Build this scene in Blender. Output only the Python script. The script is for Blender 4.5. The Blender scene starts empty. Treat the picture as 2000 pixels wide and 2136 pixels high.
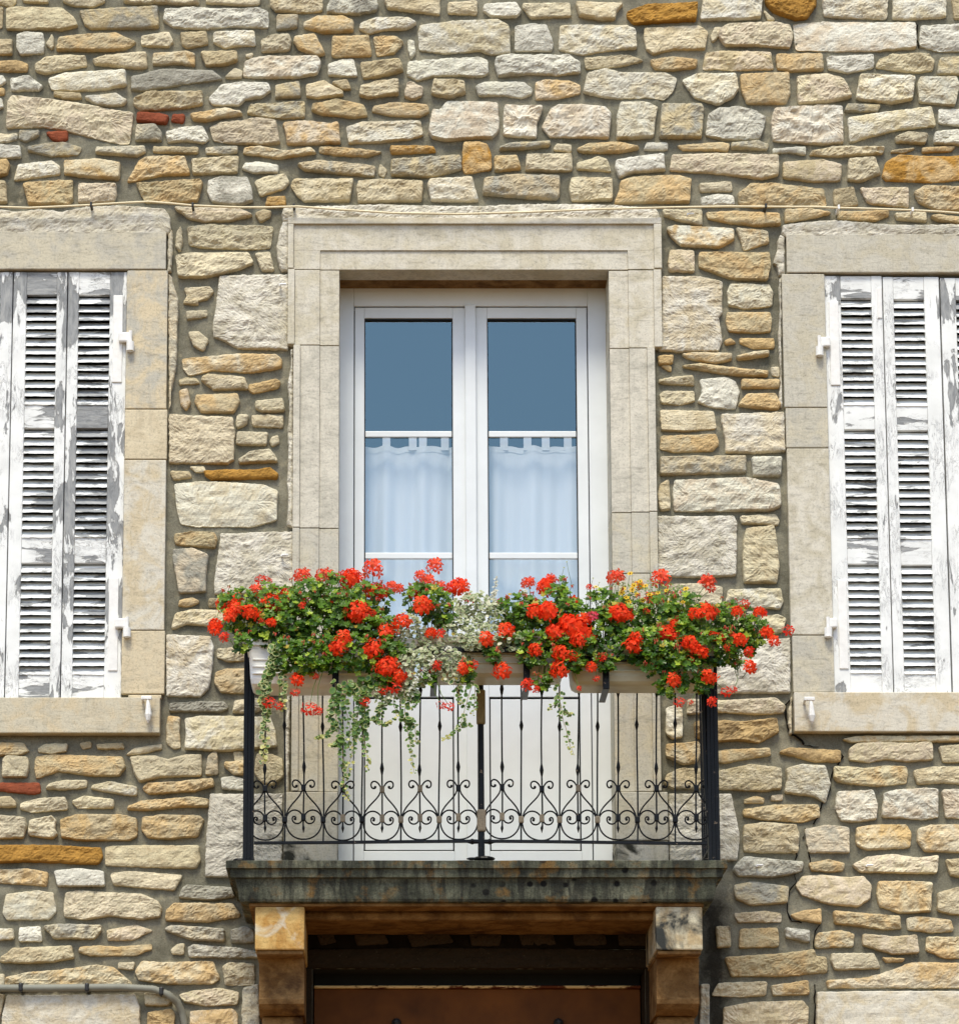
import bpy, bmesh, math, random
from mathutils import Vector, Matrix, noise
R = math.radians
random.seed(7)
S = bpy.context.scene
COL = S.collection
# ---------------------------------------------------------------- camera, sky, sun, exposure
PITCH = R(9.3); CAM = Vector((0, -13, 1.6)); F = 6240.0; PX, PY = 804.0, 1945.0   # photo pixels (2000 x 2136)
cd = bpy.data.cameras.new('camera'); cam = bpy.data.objects.new('camera', cd); COL.objects.link(cam)
cam.location = CAM; cam.rotation_euler = (R(90) + PITCH, 0, 0)
cd.sensor_fit = 'HORIZONTAL'; cd.sensor_width = 36; cd.lens = 36 * F / 2000
cd.shift_x = (1000 - PX) / 2000; cd.shift_y = (PY - 1068) / 2000
cd.clip_end = 2000; S.camera = cam
SUN_EL, SUN_AZ = 60, 192
w = bpy.data.worlds.new('World'); S.world = w; w.use_nodes = True
wn = w.node_tree.nodes; sky = wn.new('ShaderNodeTexSky'); sky.sky_type = 'NISHITA'; sky.sun_disc = False
sky.sun_elevation = R(SUN_EL); sky.sun_rotation = R(SUN_AZ); sky.air_density = 1.0; sky.dust_density = 1.5
bg = wn['Background']; bg.inputs['Strength'].default_value = 0.15
w.node_tree.links.new(sky.outputs[0], bg.inputs[0])
sd = bpy.data.lights.new('sun', 'SUN'); sun = bpy.data.objects.new('sun', sd); COL.objects.link(sun)
sd.energy = 2.0; sd.angle = R(18); sd.color = (1.0, 0.93, 0.76)
_h = Vector((math.sin(R(SUN_AZ)) * math.cos(R(SUN_EL)), math.cos(R(SUN_AZ)) * math.cos(R(SUN_EL)), math.sin(R(SUN_EL))))
sun.rotation_euler = _h.to_track_quat('Z', 'Y').to_euler()
S.view_settings.view_transform = 'Standard'; S.view_settings.look = 'None'
S.view_settings.exposure = 0.72; S.view_settings.gamma = 1; S.view_settings.use_curve_mapping = False

# ---------------------------------------------------------------- placing helpers
_cp, _sp = math.cos(PITCH), math.sin(PITCH)
def at(px, py, Y=0.0):
    "point of the place on the upright plane Y seen at photo pixel (px, py)"
    u = (px - PX) / F; v = (PY - py) / F
    d = Vector((u, _cp - v * _sp, _sp + v * _cp))
    return CAM + d * ((Y - CAM.y) / d.y)
def X(px, py, Y=0.0): return at(px, py, Y).x
def Z(py, Y=0.0): return at(1000, py, Y).z

def lin(c): 
    return tuple((v / 255 / 12.92 if v <= 10 else ((v / 255 + .055) / 1.055) ** 2.4) for v in c)

# ---------------------------------------------------------------- object helpers
def tag(o, label=None, cat=None, group=None, kind=None):
    if label: o['label'] = label
    if cat: o['category'] = cat
    if group: o['group'] = group
    if kind: o['kind'] = kind
    return o
def empty(name, loc, label, cat, group=None):
    o = bpy.data.objects.new(name, None); COL.objects.link(o); o.location = loc
    o.empty_display_size = .1
    return tag(o, label, cat, group)
def link(name, me, parent=None, mat=None, loc=None):
    "loc is a world position; parents are Empties or parts without rotation"
    o = bpy.data.objects.new(name, me); COL.objects.link(o)
    if mat and not me.materials: me.materials.append(mat)
    L = Vector(loc) if loc is not None else Vector((0, 0, 0))
    if parent:
        o.parent = parent
        base = Vector((0, 0, 0)); q = parent
        while q: base += q.location; q = q.parent
        L = L - base
    o.location = L
    return o
class MB:
    def __init__(s): s.v = []; s.f = []; s.c = []; s.c2 = []; s.has = False
    def add(s, vs, fs, col=None, col2=None):
        n = len(s.v); s.v += [tuple(p) for p in vs]; s.f += [tuple(i + n for i in f) for f in fs]
        if col: s.has = True
        s.c += [tuple(col or (1, 1, 1))] * len(vs); s.c2 += [tuple(col2 or col or (1, 1, 1))] * len(vs)
    def box(s, x0, x1, y0, y1, z0, z1, b=0.0, col=None):
        bm = bmesh.new(); bmesh.ops.create_cube(bm, size=1)
        for p in bm.verts:
            p.co = Vector(((x0 + x1) / 2 + p.co.x * (x1 - x0), (y0 + y1) / 2 + p.co.y * (y1 - y0), (z0 + z1) / 2 + p.co.z * (z1 - z0)))
        if b: bmesh.ops.bevel(bm, geom=bm.edges[:], offset=b, segments=2, affect='EDGES', profile=.5)
        bm.verts.index_update()
        s.add([p.co.copy() for p in bm.verts], [[q.index for q in f.verts] for f in bm.faces], col); bm.free()
    def tube(s, pts, r, n=8, col=None, cap=True):
        pts = [Vector(p) for p in pts]; rs = r if isinstance(r, (list, tuple)) else [r] * len(pts)
        vs = []; fs = []
        ref = None
        for i, p in enumerate(pts):
            t = (pts[min(i + 1, len(pts) - 1)] - pts[max(i - 1, 0)])
            if t.length < 1e-9: t = Vector((0, 0, 1))
            t.normalize()
            if ref is None:
                ref = Vector((0, 1, 0)) if abs(t.y) < .9 else Vector((1, 0, 0))
            a = ref - t * ref.dot(t)
            if a.length < 1e-6: a = Vector((1, 0, 0)) - t * t.x
            a.normalize(); ref = a; b = t.cross(a)
            for k in range(n):
                g = 2 * math.pi * k / n
                vs.append(p + (a * math.cos(g) + b * math.sin(g)) * rs[i])
        for i in range(len(pts) - 1):
            for k in range(n):
                k2 = (k + 1) % n
                fs.append((i * n + k, i * n + k2, (i + 1) * n + k2, (i + 1) * n + k))
        if cap:
            fs.append(tuple(range(n))[::-1]); fs.append(tuple((len(pts) - 1) * n + k for k in range(n)))
        s.add(vs, fs, col)
    def lathe(s, axis_pts, radii, n=10, col=None): s.tube(axis_pts, list(radii), n, col)
    def ball(s, c, r, n=8, col=None, sc=(1, 1, 1)):
        vs = []; fs = []; m = n // 2 + 1
        for i in range(m + 1):
            th = math.pi * i / m
            for k in range(n):
                g = 2 * math.pi * k / n
                vs.append(Vector(c) + Vector((math.sin(th) * math.cos(g) * r * sc[0], math.sin(th) * math.sin(g) * r * sc[1], math.cos(th) * r * sc[2])))
        for i in range(m):
            for k in range(n):
                k2 = (k + 1) % n
                fs.append((i * n + k, (i + 1) * n + k, (i + 1) * n + k2, i * n + k2))
        s.add(vs, fs, col)
    def mesh(s, name, mat=None, smooth=False, origin=None):
        if origin is not None:
            o = Vector(origin); vv = [(a - o.x, b - o.y, c - o.z) for a, b, c in s.v]
        else: vv = s.v
        me = bpy.data.meshes.new(name); me.from_pydata(vv, [], s.f)
        if s.has:
            for nm, src in (('Col', s.c), ('Col2', s.c2)):
                at_ = me.color_attributes.new(nm, 'FLOAT_COLOR', 'POINT')
                at_.data.foreach_set('color', [k for c in src for k in (c[0], c[1], c[2], 1.0)])
        if mat: me.materials.append(mat)
        if smooth: me.polygons.foreach_set('use_smooth', [True] * len(me.polygons))
        me.update(); return me
    def build(s, name, mat, parent=None, smooth=False, origin=None):
        if origin is None:
            n = max(1, len(s.v)); origin = (sum(p[0] for p in s.v) / n, sum(p[1] for p in s.v) / n, sum(p[2] for p in s.v) / n)
        return link(name, s.mesh(name, mat, smooth, origin), parent, loc=origin)

# ---------------------------------------------------------------- materials
def newmat(name, rough=.8, spec=.3):
    m = bpy.data.materials.new(name); m.use_nodes = True
    nt = m.node_tree; b = nt.nodes['Principled BSDF']
    b.inputs['Roughness'].default_value = rough; b.inputs['Specular IOR Level'].default_value = spec
    return m, nt, b
class NT:
    def __init__(s, nt): s.nt = nt; s.pos = None
    def n(s, t, **k):
        x = s.nt.nodes.new('ShaderNode' + t)
        for a, b in k.items():
            if a.startswith('i_'):
                key = a[2:]; key = int(key) if key.isdigit() else key.replace('_', ' ')
                x.inputs[key].default_value = b
            else: setattr(x, a, b)
        return x
    def l(s, a, b): s.nt.links.new(a, b)
    def coord(s, scale=(1, 1, 1), kind='Position', off=(0, 0, 0)):
        g = s.n('NewGeometry') if kind == 'Position' else s.n('TexCoord')
        m = s.n('Mapping'); m.inputs['Scale'].default_value = scale; m.inputs['Location'].default_value = off
        s.l(g.outputs[kind], m.inputs['Vector']); return m.outputs[0]
    def noise(s, scale, detail=4, rough=.55, vec=None, dist=0.0):
        x = s.n('TexNoise'); x.inputs['Scale'].default_value = scale; x.inputs['Detail'].default_value = detail
        x.inputs['Roughness'].default_value = rough; x.inputs['Distortion'].default_value = dist
        if vec is not None: s.l(vec, x.inputs['Vector'])
        return x.outputs['Fac']
    def ramp(s, fac, stops, interp='LINEAR'):
        x = s.n('ValToRGB'); r = x.color_ramp; r.interpolation = interp
        while len(r.elements) > len(stops): r.elements.remove(r.elements[-1])
        while len(r.elements) < len(stops): r.elements.new(.5)
        for e, (p, c) in zip(r.elements, stops):
            e.position = p; e.color = (c, c, c, 1) if isinstance(c, (int, float)) else (*c, 1)
        s.l(fac, x.inputs[0]); return x.outputs[0]
    def mix(s, fac, a, b, mode='MIX'):
        x = s.n('MixRGB', blend_type=mode)
        for i, v in ((0, fac), (1, a), (2, b)):
            if isinstance(v, (int, float)): x.inputs[i].default_value = v if i == 0 else (v, v, v, 1)
            elif isinstance(v, tuple): x.inputs[i].default_value = (*v, 1)
            else: s.l(v, x.inputs[i])
        return x.outputs[0]
    def math(s, op, a, b=0.0):
        x = s.n('Math', operation=op)
        for i, v in ((0, a), (1, b)):
            if isinstance(v, (int, float)): x.inputs[i].default_value = v
            else: s.l(v, x.inputs[i])
        return x.outputs[0]
    def bump(s, h, b, strength=.5, dist=.01, prev=None):
        x = s.n('Bump'); x.inputs['Strength'].default_value = strength; x.inputs['Distance'].default_value = dist
        s.l(h, x.inputs['Height'])
        if prev is not None: s.l(prev, x.inputs['Normal'])
        s.l(x.outputs[0], b.inputs['Normal']); return x.outputs[0]

def stone_material(name, attr=True, base=(.4, .35, .27), second=None, fine=1.0, streak=0.0, stain=None, bumpk=1.0):
    m, nt, b = newmat(name, .92, .15); N = NT(nt)
    P = N.coord()
    if attr:
        a1 = N.n('Attribute', attribute_name='Col').outputs['Color']; a2 = N.n('Attribute', attribute_name='Col2').outputs['Color']
    else: a1, a2 = base, (second or tuple(v * .8 for v in base))
    n1 = N.noise(9, 5, .62, P, .8)
    c = N.mix(N.ramp(n1, [(.42, 0), (.60, 1)]), a1, a2)
    PS = N.coord((9, 9, 34))                                    # bedding lines of the limestone
    n2 = N.noise(1.3, 6, .65, PS, 1.2)
    c = N.mix(1, c, N.ramp(n2, [(.28, .70), (.46, 1.0), (.75, 1.10)]), 'MULTIPLY')
    n3 = N.noise(120, 4, .7, P)
    c = N.mix(1, c, N.ramp(n3, [(.30, .72), (.46, 1.0), (.7, 1.1)]), 'MULTIPLY')
    vo = N.n('TexVoronoi'); vo.inputs['Scale'].default_value = 70; N.l(P, vo.inputs['Vector'])
    n4 = N.noise(26, 3, .6, P)
    pit = N.math('MULTIPLY', N.ramp(vo.outputs['Distance'], [(.10, 1), (.24, 0)]), N.ramp(n4, [(.52, 0), (.64, 1)]))
    c = N.mix(N.math('MULTIPLY', pit, .45), c, (.14, .11, .07))
    if streak:
        sv = N.noise(1.0, 5, .65, N.coord((38, 38, 3.2)), .6)
        c = N.mix(N.math('MULTIPLY', N.ramp(sv, [(.52, 0), (.72, 1)]), streak), c, (.16, .145, .12))
    if stain:
        s1 = N.noise(stain[1], 6, .62, P, .7)
        c = N.mix(N.ramp(s1, [(stain[2], 0), (stain[2] + .14, 1)]), c, stain[0])
    N.l(c, b.inputs['Base Color'])
    hh = N.math('ADD', N.math('MULTIPLY', n2, .9), N.math('MULTIPLY', N.noise(42, 6, .68, P), 1.0))
    hh = N.math('SUBTRACT', hh, N.math('MULTIPLY', pit, .35))
    hh = N.math('ADD', hh, N.math('MULTIPLY', n3, .25 * fine))
    hh = N.math('MULTIPLY', hh, N.ramp(N.n('ObjectInfo').outputs['Random'], [(0, .45), (1, 1.35)])) if attr else hh      # some faces split smooth, others tooled rough
    N.bump(hh, b, .66 * bumpk, .011)
    return m
M = {}
M['rubble'] = stone_material('rubble_stone')
M['quoin'] = stone_material('quoin_stone', bumpk=.8)
M['dressed'] = stone_material('dressed_stone', bumpk=.28, streak=.16)
M['dressed_mould'] = stone_material('mouldy_dressed_stone', bumpk=.3, streak=.3, stain=(lin((52, 52, 44)), 7, .47))
M['brick'] = stone_material('brick_stone', bumpk=.5)
def _mortar():
    m, nt, b = newmat('pointing_mortar', .95, .1); N = NT(nt); P = N.coord()
    c = N.ramp(N.noise(3.2, 5, .6, P, .5), [(.3, lin((92, 90, 76))), (.5, lin((117, 114, 99))), (.7, lin((146, 141, 122)))])
    c = N.mix(N.ramp(N.noise(14, 5, .65, N.coord(off=(7, 2, 1))), [(.56, 0), (.70, .55)]), c, lin((176, 166, 138)))      # lime smears
    g_ = N.n('SeparateXYZ'); N.l(N.coord(), g_.inputs[0])
    dx_ = N.math('ABSOLUTE', N.math('SUBTRACT', g_.outputs[0], X(1487, 1950))); rz = N.ramp(N.math('ADD', N.math('SUBTRACT', Z(1850), g_.outputs[2]), N.math('MULTIPLY', N.noise(7, 5, .65, P), .30)), [(.12, 0), (.24, 1)])
    gm_ = N.math('MULTIPLY', N.ramp(N.math('ADD', dx_, N.math('MULTIPLY', N.noise(8, 6, .7, P), .22)), [(.13, 1), (.21, 0)]), rz)   # damp black run beside the right corbel
    c = N.mix(N.math('MULTIPLY', gm_, .92), c, (.022, .019, .014))
    c = N.mix(1, c, N.ramp(N.noise(150, 3, .7, P), [(.3, .72), (.5, 1.0), (.7, 1.18)]), 'MULTIPLY')
    N.l(c, b.inputs['Base Color'])
    h = N.math('ADD', N.noise(30, 5, .6, P), N.math('MULTIPLY', N.noise(160, 4, .7, P), .5)); N.bump(h, b, .6, .007)
    return m
M['mortar'] = _mortar()
def _plain(name, col, rough=.5, spec=.4, var=.08, nscale=20, metallic=0.0, bump=0.0):
    m, nt, b = newmat(name, rough, spec); N = NT(nt); P = N.coord()
    c = N.mix(1, tuple(col), N.ramp(N.noise(nscale, 4, .6, P), [(.3, 1 - var), (.7, 1 + var)]), 'MULTIPLY')
    N.l(c, b.inputs['Base Color']); b.inputs['Metallic'].default_value = metallic
    if bump: N.bump(N.noise(nscale * 4, 4, .6, P), b, bump, .004)
    return m
def _painted(name, axis, th=.602):
    "old white gloss flaking off grey wood; grain runs along the board"
    m, nt, b = newmat(name, .55, .35); N = NT(nt)
    sc = (17, 20, 4.2) if axis == 'z' else (4.2, 20, 22)
    P = N.coord(sc); Q = N.coord()
    grain = N.noise(3.2, 6, .7, P, .4)
    wood = N.ramp(grain, [(.3, lin((120, 122, 122))), (.5, lin((148, 150, 150))), (.7, lin((174, 174, 170)))])
    flake = N.noise(.85, 7, .62, P, .5)
    big = N.noise(2.6, 3, .5, Q)
    oi = N.n('ObjectInfo').outputs['Random']
    v = N.math('ADD', N.math('MULTIPLY', flake, .62), N.math('MULTIPLY', big, .44))
    v = N.math('ADD', v, N.math('MULTIPLY', oi, .05))
    mask = N.ramp(v, [(th, 0), (th + .010, 1)])
    cr = N.noise(2.1, 5, .75, P, 1.1)                            # fine cracks in the paint that is left
    crack = N.ramp(cr, [(.475, 0), (.498, 1), (.521, 0)])
    crack = N.math('MULTIPLY', crack, N.ramp(N.noise(5, 3, .5, Q), [(.45, 0), (.58, 1)]))
    paint = N.ramp(N.noise(9, 4, .6, Q), [(.3, (.72, .73, .70)), (.7, (.86, .87, .84))])
    paint = N.mix(N.math('MULTIPLY', crack, .75), paint, lin((120, 118, 116)))
    edge = N.ramp(v, [(th - .012, 0), (th + .004, 1), (th + .016, 0)])
    cw = N.mix(mask, paint, wood); N.l(N.mix(N.math('MULTIPLY', edge, .6), cw, lin((92, 90, 86))), b.inputs['Base Color'])
    N.l(N.ramp(mask, [(0, .5), (1, .9)]), b.inputs['Roughness'])
    h = N.math('SUBTRACT', N.math('MULTIPLY', grain, .25), N.math('ADD', mask, N.math('MULTIPLY', crack, .5)))
    N.bump(h, b, .7, .0025)
    return m
M['paint_v'] = _painted('flaking_paint_upright', 'z'); M['paint_h'] = _painted('flaking_paint_level', 'x', .592); M['paint_v2'] = _painted('sounder_paint_upright', 'z', .638); M['paint_h2'] = _painted('sounder_paint_level', 'x', .620)
M['hardware'] = _plain('painted_iron_white', (.80, .79, .75), .5, .4, .07, 40, bump=.2)
M['pvc'] = _plain('white_door_frame', (.73, .76, .76), .35, .45, .05, 5)
M['gasket'] = _plain('black_gasket', (.012, .012, .013), .6, .3)
M['wire'] = _plain('cream_cable', lin((226, 212, 176)), .6, .3, .06, 30)
M['clip'] = _plain('black_clip', (.02, .02, .02), .5, .4)
M['conduit'] = _plain('grey_conduit', lin((128, 128, 116)), .6, .3, .08, 20)
def _iron():
    m, nt, b = newmat('black_wrought_iron', .45, .22); N = NT(nt); P = N.coord()
    ch = N.ramp(N.noise(30, 5, .7, P), [(.64, 0), (.69, 1)])
    N.l(N.mix(ch, (.0035, .004, .005), lin((150, 132, 112))), b.inputs['Base Color'])
    N.l(N.ramp(ch, [(0, .38), (1, .9)]), b.inputs['Roughness'])
    N.bump(N.noise(90, 4, .6, P), b, .35, .003); return m
M['iron'] = _iron()
M['iron_worn'] = _plain('worn_iron', lin((140, 128, 108)), .8, .2, .25, 120, bump=.4)
def _slab():
    m, nt, b = newmat('weathered_slab', .9, .2); N = NT(nt); P = N.coord()
    c = N.ramp(N.noise(6, 6, .65, P, .5), [(.28, lin((44, 46, 38))), (.48, lin((80, 82, 68))), (.62, lin((112, 112, 94))), (.8, lin((150, 144, 118)))])
    st = N.noise(1, 5, .6, N.coord((26, 12, 4)), .9)
    c = N.mix(N.math('MULTIPLY', N.ramp(st, [(.42, 0), (.60, 1)]), .8), c, (.022, .022, .018))
    oc = N.noise(11, 4, .6, N.coord(off=(3, 1, 7)))
    c = N.mix(N.math('MULTIPLY', N.ramp(oc, [(.55, 0), (.68, 1)]), .6), c, lin((124, 92, 44)))
    vo = N.n('TexVoronoi'); vo.inputs['Scale'].default_value = 17; N.l(P, vo.inputs['Vector'])
    sp = N.math('MULTIPLY', N.ramp(vo.outputs['Distance'], [(.20, 1), (.30, 0)]), N.ramp(N.noise(2.1, 2, .5, N.coord(off=(5, 0, 0))), [(.47, 0), (.55, 1)]))
    c = N.mix(sp, c, (.008, .008, .007))
    c = N.mix(1, c, N.ramp(N.noise(140, 3, .7, P), [(.3, .6), (.5, 1), (.7, 1.3)]), 'MULTIPLY')
    N.l(c, b.inputs['Base Color']); N.bump(N.noise(50, 6, .7, P), b, .7, .008); return m
M['slab'] = _slab()
M['ochre'] = stone_material('ochre_stone', attr=False, base=lin((140, 108, 68)), second=lin((108, 78, 44)), bumpk=.5, stain=(lin((78, 54, 34)), 5, .54))
M['corbel_ochre'] = stone_material('corbel_ochre', attr=False, base=lin((200, 168, 108)), second=lin((176, 134, 74)), bumpk=.35, stain=(lin((206, 200, 180)), 6, .57))
M['corbel_pale'] = stone_material('corbel_pale', attr=False, base=lin((196, 188, 162)), second=lin((176, 156, 120)), bumpk=.35, stain=(lin((56, 57, 54)), 6, .46))
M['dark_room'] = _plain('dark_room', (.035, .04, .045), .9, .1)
M['brown_board'] = _plain('brown_board', lin((108, 62, 20)), .7, .25, .45, 3, bump=.3)
M['ground'] = _plain('unseen_street_ground', lin((120, 92, 56)), .9, .1, .12, 2, bump=.3)
M['crack'] = _plain('crack_shadow', (.01, .009, .008), 1, 0)
M['soil'] = _plain('potting_soil', (.03, .02, .012), 1, .05, .3, 60, bump=.6)
def _planter(nm='planter_plastic', cols=((206, 208, 190), (186, 184, 158), (156, 148, 116))):
    m, nt, b = newmat(nm, .45, .4); N = NT(nt); P = N.coord()
    c = N.ramp(N.noise(4, 5, .6, P, .5), [(.35, lin(cols[0])), (.6, lin(cols[1])), (.75, lin(cols[2]))])
    N.l(c, b.inputs['Base Color']); N.bump(N.noise(60, 3, .5, P), b, .1, .003); return m
M['planter'] = _planter(); M['planter_white'] = _planter('clean_planter_plastic', ((240, 240, 238), (232, 232, 228), (214, 212, 204)))
def _glass():
    m = bpy.data.materials.new('window_glass'); m.use_nodes = True; nt = m.node_tree; N = NT(nt)
    for x in list(nt.nodes): nt.nodes.remove(x)
    out = N.n('OutputMaterial'); tr = N.n('BsdfTransparent'); tr.inputs[0].default_value = (.93, .94, .95, 1)
    gl = N.n('BsdfGlossy'); gl.inputs['Roughness'].default_value = .02; gl.inputs[0].default_value = (.62, .90, .95, 1)
    mx = N.n('MixShader'); mx.inputs[0].default_value = .18
    bp = N.n('Bump'); bp.inputs['Strength'].default_value = .12; bp.inputs['Distance'].default_value = .01; N.l(N.noise(2.2, 2, .5, N.coord()), bp.inputs['Height']); N.l(bp.outputs[0], gl.inputs['Normal'])
    N.l(tr.outputs[0], mx.inputs[1]); N.l(gl.outputs[0], mx.inputs[2]); N.l(mx.outputs[0], out.inputs[0]); return m
M['glass'] = _glass(); M['soot'] = _plain('sooty_render', (.012, .009, .006), .95, .05, .4, 20, bump=.5)  # near-black colour standing for the shade under the balcony
def _leafy(name, transl=.35, rough=.4, spec=.35):
    m = bpy.data.materials.new(name); m.use_nodes = True; nt = m.node_tree; N = NT(nt); b = nt.nodes['Principled BSDF']
    a1 = N.n('Attribute', attribute_name='Col').outputs['Color']; N.l(a1, b.inputs['Base Color'])
    b.inputs['Roughness'].default_value = rough; b.inputs['Specular IOR Level'].default_value = spec
    t = N.n('BsdfTranslucent'); N.l(a1, t.inputs[0]); mx = N.n('MixShader'); mx.inputs[0].default_value = transl
    out = nt.nodes['Material Output']; N.l(b.outputs[0], mx.inputs[1]); N.l(t.outputs[0], mx.inputs[2]); N.l(mx.outputs[0], out.inputs[0]); return m
M['leaf'] = _leafy('leaf_green', .34, .34, .34); M['petal'] = _leafy('petal_red', .35, .6, .2); M['stem'] = _leafy('plant_stem', .1, .6)
M['curtain'] = _leafy('curtain_cloth', .25, .9, .05)
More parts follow.
